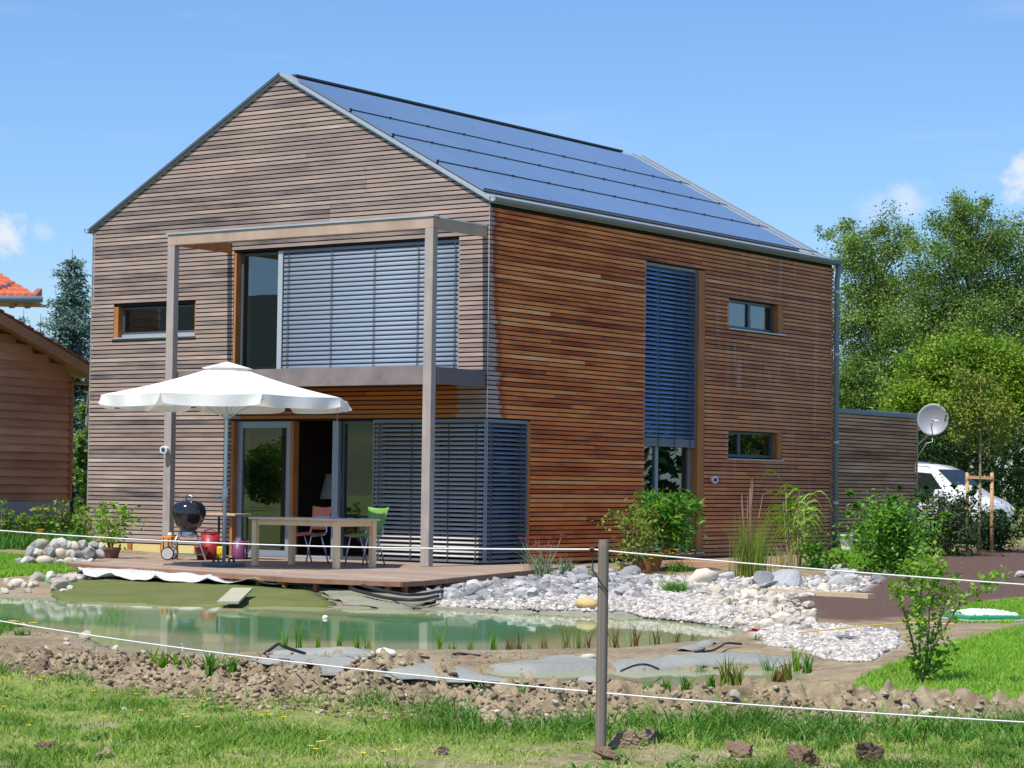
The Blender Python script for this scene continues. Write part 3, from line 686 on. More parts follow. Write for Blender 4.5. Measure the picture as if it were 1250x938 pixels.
bould(1021, 716, .4, 'black angular rock among the white ones behind the plank', stone_meshes(1, True, stone_mat('black_rock', [(.2, (.02, .02, .022)), (.8, (.06, .06, .065))]), 10), .6)
bould(1036, 783, .28, 'dark flat stone lying on the white gravel', stone_meshes(1, True, stone_mat('dark_stone', [(.2, (.10, .10, .11)), (.8, (.19, .19, .2))]), 12), .5)
bould(717, 806, .19, 'white round stone on the earth dam left of the fence post', COB, .9)
bould(150, 790, .34, 'large white rock at the end of the near left stone row', COB, .8)
bould(1245, 705, .34, 'grey stone on the dark soil at the right edge', RUB, .8)
bould(500, 806, .18, 'white stone on black plastic by the near pond edge', COB, .6)
bould(1005, 722, .3, 'white angular rock beside the black one', COB, .8)
gravel('gravel', [(505, 724), (640, 727), (770, 724), (880, 730), (880, 762), (760, 747), (540, 741)], -.16, 15000, (.03, .10), MAT['gravel'], 1)
gravel('gravel', [(760, 704), (1060, 706), (1050, 722), (950, 732), (1000, 765), (900, 772), (770, 745), (640, 733)], -.13, 9000, (.03, .12), MAT['gravel'], 2, None, 3.0)
gravel('gravel', [(935, 770), (990, 764), (1085, 770), (1100, 788), (1055, 808), (1000, 806), (985, 797), (930, 786)], -.17, 9000, (.025, .085), MAT['gravel'], 3)
gravel('gravel', [(500, 706), (560, 702), (780, 700), (780, 730), (640, 734), (520, 730)], -.12, 5000, (.06, .19), MAT['gravel_grey'], 5)
gravel('gravel', [(70, 706), (120, 698), (350, 705), (500, 714), (420, 716), (340, 713), (250, 708), (90, 708)], -.1, 1400, (.08, .22), MAT['gravel'], 6)
gravel('rubble', [(20, 806), (200, 800), (480, 812), (740, 846), (1000, 850), (1252, 862), (1252, 892), (1000, 900), (740, 892), (500, 882), (250, 858), (0, 812)], -.16, 48000, (.005, .06), MAT['crumb'], 4, None, 8.5)
gravel('rubble', [(0, 782), (200, 792), (480, 798), (740, 796), (740, 815), (400, 830), (200, 812), (0, 812)], -.17, 7000, (.006, .035), MAT['crumb'], 7, None, 6)
for px, py, s in ((55, 916, .15), (83, 915, .10), (118, 930, .13), (132, 924, .14), (93, 891, .07), (540, 922, .13), (762, 915, .26), (745, 930, .22), (790, 905, .2), (905, 925, .22), (1060, 932, .3), (980, 934, .26), (152, 868, .07)):
    P = ground(px, py); s *= .8
    o = put_stone(CLO if px != 152 else COB, P, s, 'lump of brown earth lying on the meadow grass' if px < 700 and px != 152 else ('small pale stone in the meadow grass' if px == 152 else ORD[(762, 745, 790, 905, 980, 1060).index(px)]+' crumbly earth clod in the grass, counting from the fence post'), None if px == 152 else ('earth lumps on the meadow' if px < 700 else 'earth clods near the post'), 'earth_clod' if px != 152 else 'stone', .1, 'clod' if px != 152 else 'stone', .8)

# ---------------------------------------------------------------- grass and leaves (numpy)
def blade_mesh(name, S, D, h, w, lean, mat, seed, z=None, tone=None, segs=2):
    r = np.random.default_rng(seed); n = len(S); X, Y = WXY(S, D)
    Z = hgt(S, D)-.01 if z is None else z
    a = r.uniform(0, 6.28, n); b = r.uniform(0, 6.28, n)
    wx, wy = np.cos(a)*w/2, np.sin(a)*w/2
    lx, ly = np.cos(b)*lean*h, np.sin(b)*lean*h
    rows = []
    for k in range(segs+1):
        t = k/segs; q = t*t; ww = (1-t**1.5)*1.0
        cx, cy, cz = X+lx*q, Y+ly*q, Z+h*(t-.25*lean*q)
        if k < segs: rows += [np.stack([cx-wx*ww, cy-wy*ww, cz], 1), np.stack([cx+wx*ww, cy+wy*ww, cz], 1)]
        else: rows += [np.stack([cx, cy, cz], 1)]
    V = np.stack(rows, 1); nv = V.shape[1]; base = (np.arange(n)*nv)[:, None]
    tri = []
    for k in range(segs-1):
        tri += [(2*k, 2*k+1, 2*k+3), (2*k, 2*k+3, 2*k+2)]
    tri += [(2*segs-2, 2*segs-1, 2*segs)]
    F = (np.array(tri)[None]+base[:, :, None]).reshape(-1, 3)
    tn = (r.random(n)*.7+.15) if tone is None else np.clip(tone+r.normal(0, .14, n), 0, 1)
    return np_mesh(name, V.reshape(-1, 3), F, mat, tone=np.repeat(tn, len(tri)))
MAT['meadow'] = leaf_mat('meadow_grass', [(0, (.06, .14, .018)), (.3, (.16, .29, .04)), (.6, (.27, .41, .07)), (.82, (.46, .49, .16)), (1, (.62, .55, .29))], .3)
MAT['lawn'] = leaf_mat('lawn_grass', [(0, (.09, .22, .018)), (.4, (.215, .43, .04)), (.75, (.33, .52, .075)), (1, (.48, .57, .16))], .3)
MAT['lush'] = leaf_mat('lush_grass', [(0, (.035, .11, .02)), (.4, (.08, .22, .035)), (.75, (.17, .34, .065)), (1, (.34, .45, .14))], .3)
def meadow():
    n = 200000; S = RNG.uniform(-4.6, 4.4, n); D = RNG.uniform(11.2, 20.5, n)
    cd_, ch, sd_ = ldist(CREST, S, D, CRH); wob = .5*(fbm(S*2.2, D*2.2, 3, 31)-.5)
    pat = fbm(S*1.6, D*1.6, 3, 44)
    keep = (sd_ < 0) & (cd_+wob > .9) & (np.abs(S) < D*.245+.3) & (RNG.random(n) < .3+1.1*pat) & (RNG.random(n) > .93*bare(S, D))
    S, D, cd_, pat = S[keep], D[keep], cd_[keep], pat[keep]; n = len(S)
    rich = sstep(1.95, .85, cd_+.5*(fbm(S*2, D*2, 2, 45)-.5))*sstep(-1.2, .6, S) + .35*sstep(1.1, .85, cd_)
    fine = fbm(S*5.5, D*5.5, 2, 47)-.5
    h = RNG.uniform(.02, .055, n)*(1+2.6*np.clip(pat-.45, 0, 1))*(1+1.6*np.clip(fine, -.3, 1))+rich*RNG.uniform(.0, .13, n)
    tone = .6-.9*(pat-.5)*2*.8-.3*rich+.9*(fbm(S*1.1, D*1.1, 3, 46)-.5)-.9*fine
    tag(link_mesh('grass', blade_mesh('grass', S, D, h, .007+.004*RNG.random(n), RNG.uniform(.3, 1.2, n), MAT['meadow'], 1, tone=tone)), kind='stuff')
    k = (rich > .25) & (RNG.random(n) < .5*rich); S, D = S[k], D[k]; n = len(S)
    tag(link_mesh('grass', blade_mesh('grass', S, D, RNG.uniform(.08, .22, n)*(1+.15*sstep(1.2, 2.0, S)), .009+.004*RNG.random(n), RNG.uniform(.4, 1.3, n), MAT['lush'], 2, segs=4)), kind='stuff')
meadow()
def rosettes():                           # plantain and clover leaves pressed among the blades, dead straw between them
    r = np.random.default_rng(55); n = 420; S = r.uniform(-3.6, 3.6, n); D = r.uniform(11.4, 16.5, n); cd_, ch, sd_ = ldist(CREST, S, D, CRH); k = (sd_ < 0) & (cd_ > 1.1) & (fbm(S*1.3, D*1.3, 2, 57) > .42); S, D = S[k], D[k]
    n = len(S); m = 9; S = np.repeat(S, m)+r.normal(0, .03, n*m); D = np.repeat(D, m)+r.normal(0, .03, n*m)
    tag(link_mesh('weeds', blade_mesh('weeds', S, D, r.uniform(.04, .10, n*m), r.uniform(.012, .026, n*m), r.uniform(.8, 1.8, n*m), MAT['lush'], 58, segs=3)), kind='stuff')
    n = 9000; S = r.uniform(-3.8, 3.8, n); D = r.uniform(11.3, 17, n); cd_, ch, sd_ = ldist(CREST, S, D, CRH); k = (sd_ < 0) & (cd_ > .8) & (r.random(n) < fbm(S*2, D*2, 3, 59)); S, D = S[k], D[k]; n = len(S)
    tag(link_mesh('weeds', blade_mesh('weeds', S, D, r.uniform(.05, .11, n), .004, r.uniform(1.2, 2.4, n), MAT['straw0'], 60, segs=3)), kind='stuff')
MAT['straw0'] = leaf_mat('dead_straw', [(0, (.34, .28, .14)), (1, (.66, .58, .36))], .2)
rosettes()
def fill(poly, n, h, w, mat, seed, clipS=None, tone=None):
    A = np.array(poly); lim = np.array([[-9, 9], [12, 45]])
    S = RNG.uniform(max(A[:, 0].min(), -9.5), min(A[:, 0].max(), 7), n*3); D = RNG.uniform(A[:, 1].min(), A[:, 1].max(), n*3)
    k = (pdist(poly, S, D)+.12*(fbm(S*3, D*3, 2, seed)-.5) < 0) & (np.abs(S) < D*.245+.3) & (ldist(CREST, S, D, CRH)[0] > .6); S, D = S[k][:n], D[k][:n]; n = len(S)
    pat = fbm(S*1.1, D*1.1, 3, seed+5)
    return tag(link_mesh('grass', blade_mesh('grass', S, D, RNG.uniform(h[0], h[1], n), w, RNG.uniform(.2, .9, n), mat, seed, tone=.45+.6*(pat-.5) if tone is None else tone+.3*(pat-.5))), kind='stuff')
fill(LAWN, 70000, (.03, .075), .009, MAT['lawn'], 3)
fill(LAWN2, 14000, (.03, .07), .014, MAT['lawn'], 4)
fill(LAWNL, 26000, (.05, .11), .02, MAT['lawn'], 5)
fill(TUFTL, 14000, (.06, .16), .012, MAT['lush'], 6)
fill(LAWN3, 9000, (.06, .16), .02, MAT['lawn'], 8)
fill(PLANTBED, 7000, (.12, .4), .03, MAT['lush'], 9)
# ---------------------------------------------------------------- the house
HW, HL, HE, HR = 8.83, 11.75, 5.80, 8.185
XA = -HW/2; SL = (HR-HE)/(HW/2)
PITCHB = .0745; BH = .0550
def strips(u0, u1, holes, za, zb):
    """free intervals of [u0,u1] for a board between za and zb"""
    iv = [(u0, u1)]
    for a, b, c, d in holes:
        if zb <= c+.012 or za >= d-.012: continue
        nv = []
        for s, e in iv:
            if b <= s or a >= e: nv.append((s, e)); continue
            if a > s: nv.append((s, a))
            if b < e: nv.append((b, e))
        iv = nv
    return [x for x in iv if x[1]-x[0] > .03]
GH = [(-8.27, -6.29, 3.79, 4.36), (-5.41, -.60, 3.10, 5.19), (-5.41, 0.05, 0.0, 2.30)]
SH = [(-.05, 1.21, 0.0, 2.30), (4.69, 6.73, .10, 5.21), (7.58, 9.67, 4.20, 4.78), (7.60, 9.67, 1.79, 2.33)]
def wall_cells(u0, u1, z0, z1, holes):
    zs = sorted({z0, z1}|{min(max(v, z0), z1) for h in holes for v in h[2:]}); out = []
    for a, b in zip(zs, zs[1:]):
        for s, e in strips(u0, u1, [(h[0], h[1], h[2], h[3]) for h in holes if h[2] < b-1e-6 and h[3] > a+1e-6], a, b): out.append((s, e, a, b))
    return out
house = tag(empty('house', (0, 0, 0)), 'large two storey house clad in horizontal larch boards with a solar panel roof', 'house')
fw = MB()
for s, e, a, b in wall_cells(-HW+.02, -.2, -.02, HE-.02, GH): fw.box(s, e, .032, .2, a, b)
n = len(fw.v)
fw.v += [(-HW+.03, .032, HE-.02), (-.03, .032, HE-.02), (XA, .032, HR-.06), (-HW+.03, .2, HE-.02), (-.03, .2, HE-.02), (XA, .2, HR-.06)]
fw._f([(0, 1, 2), (5, 4, 3), (0, 3, 4, 1), (1, 4, 5, 2), (2, 5, 3, 0)], n)
front_wall = fw.build('front_wall', MAT['core'], house)
sw = MB()
for s, e, a, b in wall_cells(.032, HL-.02, -.02, HE-.03, SH): sw.box(-.2, -.032, s, e, a, b)
side_wall = sw.build('side_wall', MAT['core'], house)
bw = MB(); bw.box(-HW+.02, -HW+.2, .2, HL-.2, -.02, HE-.1); bw.box(-HW+.02, -.2, HL-.2, HL-.02, -.02, HE-.03)
n = len(bw.v)
bw.v += [(-HW+.03, HL-.2, HE-.02), (-.03, HL-.2, HE-.02), (XA, HL-.2, HR-.06), (-HW+.03, HL-.02, HE-.02), (-.03, HL-.02, HE-.02), (XA, HL-.02, HR-.06)]
bw._f([(0, 1, 2), (5, 4, 3), (0, 3, 4, 1), (1, 4, 5, 2), (2, 5, 3, 0)], n)
bw.build('back_wall', MAT['annex'], house)
pl = MB(); pl.box(-HW+.1, -.21, .21, HL-.21, -.3, -.021); pl.box(-.19, -.05, 1.21, HL-.1, -.35, .0); pl.build('plinth', simple('concrete_plinth', (.42, .42, .40), .9), house)
fs = MB(); fs.box(-HW+.05, -5.6, .012, .03, -.2, .15); fs.build('insulation_strip', simple('yellow_insulation', (.66, .54, .22), .8), house)
# boards, one by one: gable rows cut to the verge, side rows cut at the openings
boards = []
nrow = int((HR-.02)/PITCHB)
rb = random.Random(5)
for r in range(nrow):
    z0 = .02+r*PITCHB; z1 = z0+BH
    ins = max(0.0, (z1-HE)/SL); ins0 = max(0.0, (z0-HE)/SL)
    if HW-2*ins < .12: continue
    for s, e in strips(-HW, 0.0, GH, z0, z1):
        if r < 2: continue
        cuts = [s, e]
        if e-s > 5 and rb.random() < .55 and HW-2*ins > 4: cuts = [s, XA+(HW-2*ins)*rb.uniform(-.25, .25), e]
        if 6.0 < z0 < 6.55 and abs(s+HW) < .01: cuts = [s, -2.53, e]
        if 5.45 < z0 < 6.0 and e > -3: cuts = [s, -3.29, e]
        for c0, c1 in zip(cuts, cuts[1:]):
            a0, a1 = c0, c0; b0, b1 = c1, c1
            if z1 > HE:
                if c0 == -HW: a0, a1 = -HW+ins0, -HW+ins
                if c1 == 0.0: b0, b1 = -ins0, -ins
            g_ = .0015; pr = rb.uniform(0, .003)
            boards.append(('f', b0-a0, [(a0+g_, -pr, z0), (b0-g_, -pr, z0), (b0-g_, .022, z0), (a0+g_, .022, z0), (a1+g_, .004-pr, z1), (b1-g_, .004-pr, z1), (b1-g_, .022, z1), (a1+g_, .022, z1)], rb.random()))
for r in range(int((HE-.09)/PITCHB)):
    z0 = .02+r*PITCHB; z1 = z0+BH
    for s, e in strips(.024, HL, SH, z0, z1):
        cuts = [s, e]
        if e-s > 3.4 and rb.random() < .45: cuts = [s, s+(e-s)*rb.uniform(.25, .75), e]
        for c0, c1 in zip(cuts, cuts[1:]):
            g_ = .0015; pr = rb.uniform(0, .003)
            boards.append(('s', c1-c0, [(-.022, c0+g_, z0), (pr, c0+g_, z0), (pr, c1-g_, z0), (-.022, c1-g_, z0), (-.022, c0+g_, z1), (pr-.004, c0+g_, z1), (pr-.004, c1-g_, z1), (-.022, c1-g_, z1)], rb.random()))
order = sorted(range(len(boards)), key=lambda i: -boards[i][1])
rest = {'f': MB(), 's': MB()}
for k, i in enumerate(order):
    w, ln, pts, tn = boards[i]; par = front_wall if w == 'f' else side_wall; mt = MAT['gable'] if w == 'f' else MAT['side']
    if k < 296:
        mb = MB(); mb.tone = tn; mb.hexa(pts); mb.build('board', mt, par)
    else:
        rest[w].tone = tn; rest[w].hexa(pts)
for w, mb in rest.items():
    if mb.v: tag(mb.build('boards', MAT['gable'] if w == 'f' else MAT['side'], front_wall if w == 'f' else side_wall), kind='stuff')
MB().box(-.006, .004, -.005, .006, 2.31, HE-.1).build('corner_trim', MAT['zinc_pale'], house)
MB().box(-HW-.012, -HW+.003, -.004, .03, .15, HE-.05).build('corner_trim', MAT['zinc_pale'], house)

for x in (-8.55, -7.75, -6.95, -6.15): MB().box(x-.05, x+.05, -.02, .011, -.03, .15).build('wall_batten', MAT['jamb'], house)
# rooms seen through the panes
rm = MB()
rm.box(-8.6, -.25, 5.2, 5.3, 0, 5.6); rm.box(-8.6, -.25, .25, 5.2, -.02, .0); rm.box(-8.6, -.25, .25, 5.2, 2.55, 2.75); rm.box(-5.9, -5.75, .25, 5.2, .0, 5.6); rm.box(-3.3, -3.2, 6.8, 11.5, 0, 5.6); rm.box(-8.6, -.25, 6.75, 6.8, 0, 5.6); rm.box(-3.3, -.25, 6.8, 11.5, 2.6, 2.75)
rm.box(-8.6, -.25, .25, 11.5, 5.6, 5.7); rm.box(-3.4, -.25, 4.55, 4.6, .0, 5.6)
rm.build('inner_wall', MAT['room'], house)

# windows
def frame_boxes(axis, u0, u1, z0, z1, d0, d1, t):
    mb = MB()
    for a, b, c, d in ((u0, u0+t, z0, z1), (u1-t, u1, z0, z1), (u0+t, u1-t, z0, z0+t), (u0+t, u1-t, z1-t, z1)):
        if axis == 'x': mb.box(a, b, d0, d1, c, d)
        else: mb.box(-d1, -d0, a, b, c, d)
    return mb
def vbox(mb, axis, u0, u1, d0, d1, z0, z1):
    return mb.box(u0, u1, d0, d1, z0, z1) if axis == 'x' else mb.box(-d1, -d0, u0, u1, z0, z1)
def window(axis, u0, u1, z0, z1, depth, fm, t=.06, mull=(), name='window', sill=True, inner=True, pane=None):
    w = frame_boxes(axis, u0, u1, z0, z1, depth, depth+.07, t).build(name, fm, house)
    for m_ in mull: vbox(MB(), axis, m_-.045, m_+.045, depth-.004, depth+.066, z0+t, z1-t).build('mullion', fm, w)
    us = [u0+t]+list(mull)+[u1-t]
    for a, b in zip(us, us[1:]):
        vbox(MB(), axis, a+(.045 if a in mull else 0), b-(.045 if b in mull else 0), depth+.03, depth+.036, z0+t, z1-t).build('pane', pane or MAT['glass'], w)
        if inner:
            f2 = frame_boxes(axis, a+.02, b-.02, z0+t, z1-t, depth+.075, depth+.11, .07); f2.build('inner_frame', MAT['inner'], w)
    return w
def jamb(axis, u0, u1, z0, z1, d0=.004, d1=.2): return vbox(MB(), axis, u0, u1, d0, d1, z0, z1).build('jamb', MAT['jamb'], house)
def head(axis, u0, u1, z, t=.02, d0=.03, d1=.2): return vbox(MB(), axis, u0, u1, d0, d1, z, z+t).build('lintel', MAT['core'], house)
def sill(axis, u0, u1, z):
    mb = MB(); vbox(mb, axis, u0-.03, u1+.02, -.035, .17, z-.03, z-.004); return mb.build('sill', MAT['sill'], house, bevel=.004)
# small upper window in the gable wall
window('x', -8.15, -6.31, 3.86, 4.34, .12, MAT['frame_dark'], .035, (), inner=False); jamb('x', -8.268, -8.16, 3.80, 4.35); sill('x', -8.27, -6.29, 3.80)
vbox(MB(), 'x', -8.14, -6.31, .08, .14, 3.80, 3.855).build('sill_profile', MAT['sill'], house); jamb('x', -6.308, -6.292, 3.80, 4.35)
# two small windows of the side wall
w1 = window('y', 7.60, 9.46, 4.24, 4.77, .12, MAT['frame_dark'], .05, (8.55,)); sill('y', 7.58, 9.67, 4.225); jamb('y', 9.475, 9.668, 4.225, 4.775, .004, .14)
w2 = window('y', 7.62, 9.46, 1.84, 2.32, .12, MAT['frame_dark'], .05, (8.2,)); sill('y', 7.60, 9.67, 1.815); jamb('y', 9.475, 9.668, 1.815, 2.325, .004, .14)
# large upper opening
jamb('x', -5.405, -5.355, 3.10, 5.185)
window('x', -5.35, -4.37, 3.10, 5.18, .13, MAT['frame_dark'], .05, (), 'glass_door'); vbox(MB(), 'x', -4.46, -4.36, .06, .125, 3.10, 5.18).build('frame_post', MAT['frame_light'], house)
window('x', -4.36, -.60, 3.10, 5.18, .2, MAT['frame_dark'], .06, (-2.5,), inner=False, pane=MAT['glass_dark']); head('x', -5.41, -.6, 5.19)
# ground floor: sliding door open to the dark room, fixed panes, corner glazing
jamb('x', -5.405, -5.35, .0, 2.295)
window('x', -5.345, -4.13, .0, 2.29, .10, MAT['frame'], .11, (), 'glass_door'); jamb('x', -4.12, -4.05, .0, 2.29, .06, .2)
vbox(MB(), 'x', -4.04, -3.23, .05, .12, .0, .045).build('threshold', MAT['sill'], house)
vbox(MB(), 'x', -3.22, -3.09, .08, .16, .0, 2.29).build('frame_post', MAT['frame'], house)
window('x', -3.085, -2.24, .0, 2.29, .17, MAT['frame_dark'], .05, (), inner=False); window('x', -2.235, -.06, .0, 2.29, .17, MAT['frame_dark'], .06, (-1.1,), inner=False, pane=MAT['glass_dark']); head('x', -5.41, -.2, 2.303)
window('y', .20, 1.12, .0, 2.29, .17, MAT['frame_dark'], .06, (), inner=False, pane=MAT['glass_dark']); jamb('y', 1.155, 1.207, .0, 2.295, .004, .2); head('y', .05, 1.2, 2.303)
# tall stair window in the side wall
jamb('y', 6.50, 6.725, .10, 5.20, .004, .16)
window('y', 4.70, 6.49, .14, 5.20, .14, MAT['frame'], .07, (5.32,), inner=False); head('y', 4.69, 6.7, 5.213); sill('y', 4.70, 6.70, .10)
cur = MB()
for k in range(14): cur.tube([(-.42+.03*math.sin(k*1.9), 6.05+k*.028, .16), (-.42+.03*math.sin(k*1.9+.3), 6.05+k*.028, 5.1)], .03, 6)
cur.build('curtain', simple('cream_curtain', (.55, .50, .40), .9), house, smooth=True)

# venetian blinds: every slat its own part
def slat_mesh(axis, L, mat, tilt, w=.078):
    mb = MB(); prof = []
    for k in range(7):
        t = (k/6-.5); c = t*w; b_ = .010*(1-(2*t)**2)
        prof.append((c*math.cos(tilt)-b_*math.sin(tilt), c*math.sin(tilt)+b_*math.cos(tilt)))   # (depth, height)
    n = len(prof)
    for u in (0.0, L):
        for d, z in prof: mb.v.append((u, d, z) if axis == 'x' else (-d, u, z))
    for k in range(n-1): mb._f([(k, k+1, n+k+1, n+k) if axis == 'y' else (k, n+k, n+k+1, k+1)], 0)
    me = mb.mesh('slat', mat, smooth=True); return me
def blind(axis, u0, u1, z0, z1, d, mat, tilt, pitch, cords, label=None):
    root = MB(); vbox(root, axis, u0, u1, d-.03, d+.03, z1-.05, z1); r = root.build('venetian_blind', MAT['slat_dark'], house)
    if label: r['label'] = label
    me = slat_mesh(axis, u1-u0-.02, mat, tilt); k = 0; z = z1-.06-pitch/2
    while z > z0+.04:
        loc = (u0+.01, d, z) if axis == 'x' else (-d, u0+.01, z)
        o = link_mesh('slat', me, r, loc); s = o.modifiers.new('t', 'SOLIDIFY'); s.thickness = .002
        z -= pitch; k += 1
    b_ = MB(); vbox(b_, axis, u0+.005, u1-.005, d-.022, d+.022, z0, z0+.035); b_.build('bottom_rail', MAT['slat_dark'], r)
    for c in cords: vbox(MB(), axis, c-.008, c+.008, d-.046, d-.042, z0, z1-.05).build('cord', MAT['cord'], r)
    for c in (u0-.012, u1+.001): vbox(MB(), axis, c, c+.012, d-.03, d+.03, z0, z1).build('guide_rail', MAT['frame'], r)
TU = R_(62)
blind('x', -4.35, -.605, 3.12, 5.185, .085, MAT['slat'], R_(74), .0755, (-4.22, -3.27, -2.36, -1.45, -.70))
blind('x', -2.29, -.055, .03, 2.30, .045, MAT['slat_deck_tinted'], R_(33), .0715, (-2.17, -1.5, -.75, -.2))
blind('y', .05, 1.14, .03, 2.30, .045, MAT['slat_dark'], R_(38), .0715, (.15, .95))
blind('y', 4.72, 6.48, 1.98, 5.20, .075, MAT['slat_sky_tinted'], R_(50), .077, (5.2, 5.75, 6.3))
bs = MB()
for k in range(7): bs.box(-.105, -.045, 4.73, 6.47, 1.985+k*.02, 1.985+k*.02+.016)
bs.build('stacked_slats', MAT['slat_dark'], house)

# roof, solar panels, verge, gutters
rf = MB()
def roofpt(x, y, h): return (x, y, (HE if x > XA else HE) + (x*-SL if x >= XA else (x+HW)*SL) + h)
for sgn in (0, 1):
    xe = .05 if sgn == 0 else -HW-.05
    n = len(rf.v)
    for y in (-.02, HL+.03):
        rf.v += [roofpt(xe, y, -.05), roofpt(XA, y, -.05), roofpt(XA, y, .03), roofpt(xe, y, .03)]
    rf._f([(0, 1, 2, 3), (7, 6, 5, 4), (0, 4, 5, 1), (1, 5, 6, 2), (2, 6, 7, 3), (3, 7, 4, 0)], n)
roof = rf.build('roof', simple('grey_metal_roof', (.40, .42, .43), .45, .3, .12, 2.0), house)
for k in range(1, 3):
    y = 10.75+k*.38; MB().bar(roofpt(.02, y, .045), roofpt(XA+.02, y, .045), .025, .03).build('seam', MAT['zinc'], roof)
for y, nm in ((-.035, 'verge_trim'), (HL+.04, 'verge_trim')):
    for xe in (.06, -HW-.06):
        mb = MB(); mb.bar(roofpt(xe, y, .0), roofpt(XA, y, .01), .035, .045); mb.build(nm, MAT['zinc_pale'] if xe > 0 else MAT['frame_dark'], house)
MB().box(XA-.13, XA+.13, .25, 10.6, HR-.005, HR+.035).build('ridge_cap', simple('dark_ridge', (.04, .045, .06), .5), house, bevel=.01)
# panels
def pv_mat():
    m, nt, b = mat_new('solar_glass'); g = G(nt); o = g.obj(); x, y, z = g.xyz(o)
    st = g.math('PINGPONG', g.math('MULTIPLY', y, 7.2), .5)
    ln = g.rng(st, .0, .16, 1, 0)
    n = g.math('ADD', g.math('MULTIPLY', g.rand(), .5), g.math('MULTIPLY', g.noise(g.pos(), .7, 3), .5))
    col = g.mix(n, (.105, .170, .262), (.155, .230, .33)); col = g.mix(g.math('MULTIPLY', ln, .6), col, (.21, .26, .33))
    nt.links.new(col, b.inputs['Base Color']); b.inputs['Roughness'].default_value = .16; b.inputs['Specular IOR Level'].default_value = .8
    b.inputs['Coat Weight'].default_value = .6; b.inputs['Coat Roughness'].default_value = .06
    nt.links.new(g.bump(g.noise(g.pos(), 1.1, 2), .03, .05), b.inputs['Normal']); return m
MAT['pv'] = pv_mat(); MAT['rail'] = simple('panel_rail', (.05, .05, .06), .5, .4)
CS = math.cos(math.atan(SL)); rows = [.15, 1.225, 2.275, 3.30, 4.66]
ncol = 10; Y0, Y1 = .03, 10.6; pw = (Y1-Y0)/ncol; ang = math.atan(SL)
for k in range(4):
    a, b = rows[k], rows[k+1]; L = (b-a)-.055
    me = MB().box(-L/2, L/2, -pw/2+.004, pw/2-.004, -.02, .02).mesh('solar_panel', MAT['pv'])
    for j in range(ncol):
        xm = -(a+b)/2*CS if False else -((a+b)/2)
        s = (a+b)/2/1.0; xw = -s*CS*1.0
        link_mesh('solar_panel', me, house, (xw, Y0+(j+.5)*pw, HE-xw*SL+.07), (0, ang, 0))
for k in range(4):
    s = rows[k]-.0; xw = -s*CS
    mb = MB(); mb.bar((xw, .02, HE-xw*SL+.095), (xw, 10.95 if k else 11.3, HE-xw*SL+.093), .022, .014); rl = mb.build('panel_rail', MAT['rail'], house)
    for j in range(ncol+1):
        if k: MB().box(xw-.025, xw+.025, Y0+j*pw-.02, Y0+j*pw+.02, HE-xw*SL+.104, HE-xw*SL+.112).build('clamp', MAT['rail'], rl)
# gutters and downpipe
def gutter(x, y0, y1, z):
    mb = MB(); n = 9
    for y in (y0, y1):
        for rr in (.075, .068):
            for k in range(n):
                t = math.pi*k/(n-1); mb.v.append((x-rr*math.cos(t), y, z-rr*math.sin(t)))
    for k in range(n-1):
        mb._f([(k, k+1, 2*n+k+1, 2*n+k)], 0); mb._f([(n+k+1, n+k, 3*n+k, 3*n+k+1)], 0)
        mb._f([(k+1, k, n+k, n+k+1), (2*n+k, 2*n+k+1, 3*n+k+1, 3*n+k)], 0)
    mb._f([(0, 2*n, 3*n, n), (n-1, 2*n-1, 4*n-1, 3*n-1)], 0)
    n2 = len(mb.v)
    for y in (y0, y1):
        c = len(mb.v); mb.v.append((x, y, z))
        s = 0 if y == y0 else 2*n
        for k in range(n-1): mb.f.append((s+k, s+k+1, c)); mb.t.append(.5)
    return mb.build('gutter', MAT['zinc'], house, smooth=True)
gutter(.10, -.06, HL+.06, HE+.01); gutter(-HW-.10, -.06, HL+.06, HE-.02)
dp = MB(); dp.tube([(.10, HL+.0, HE-.06), (.10, HL+.0, HE-.2), (.07, HL+.0, HE-.35), (.07, HL+.0, .0)], .055, 12); pipe = dp.build('downpipe', MAT['zinc'], house, smooth=True)
for z in (1.0, 2.2, 3.95, 5.2): MB().lathe([(.062, -.03), (.066, -.02), (.066, .02), (.062, .03)], (.07, HL, z), 12).build('pipe_clip', MAT['zinc_pale'], pipe)

# balcony slab on the gable wall
MB().box(-5.55, -.06, -1.26, .0-.004, 2.90, 3.0).build('balcony_floor', MAT['deck'], house)
MB().box(-5.56, -.05, -1.285, -1.262, 2.80, 3.09).build('balcony_fascia', MAT['balcony'], house)
MB().box(-.055, -.03, -1.26, -.03, 2.80, 3.06).build('balcony_fascia', simple('shaded_fascia', (.14, .12, .125), .8, 0, .2, 3.0), house)  # side board coloured darker for the shade on that face
MB().box(-5.56, -5.535, -1.26, -.03, 2.80, 3.06).build('balcony_fascia', MAT['balcony'], house)
gr = MB()
for k in range(48): gr.box(-5.5+k*.113, -5.46+k*.113, -1.24, -.05, 3.002, 3.03)
tag(gr.build('balcony_grating', MAT['frame_dark'], house), kind='stuff')
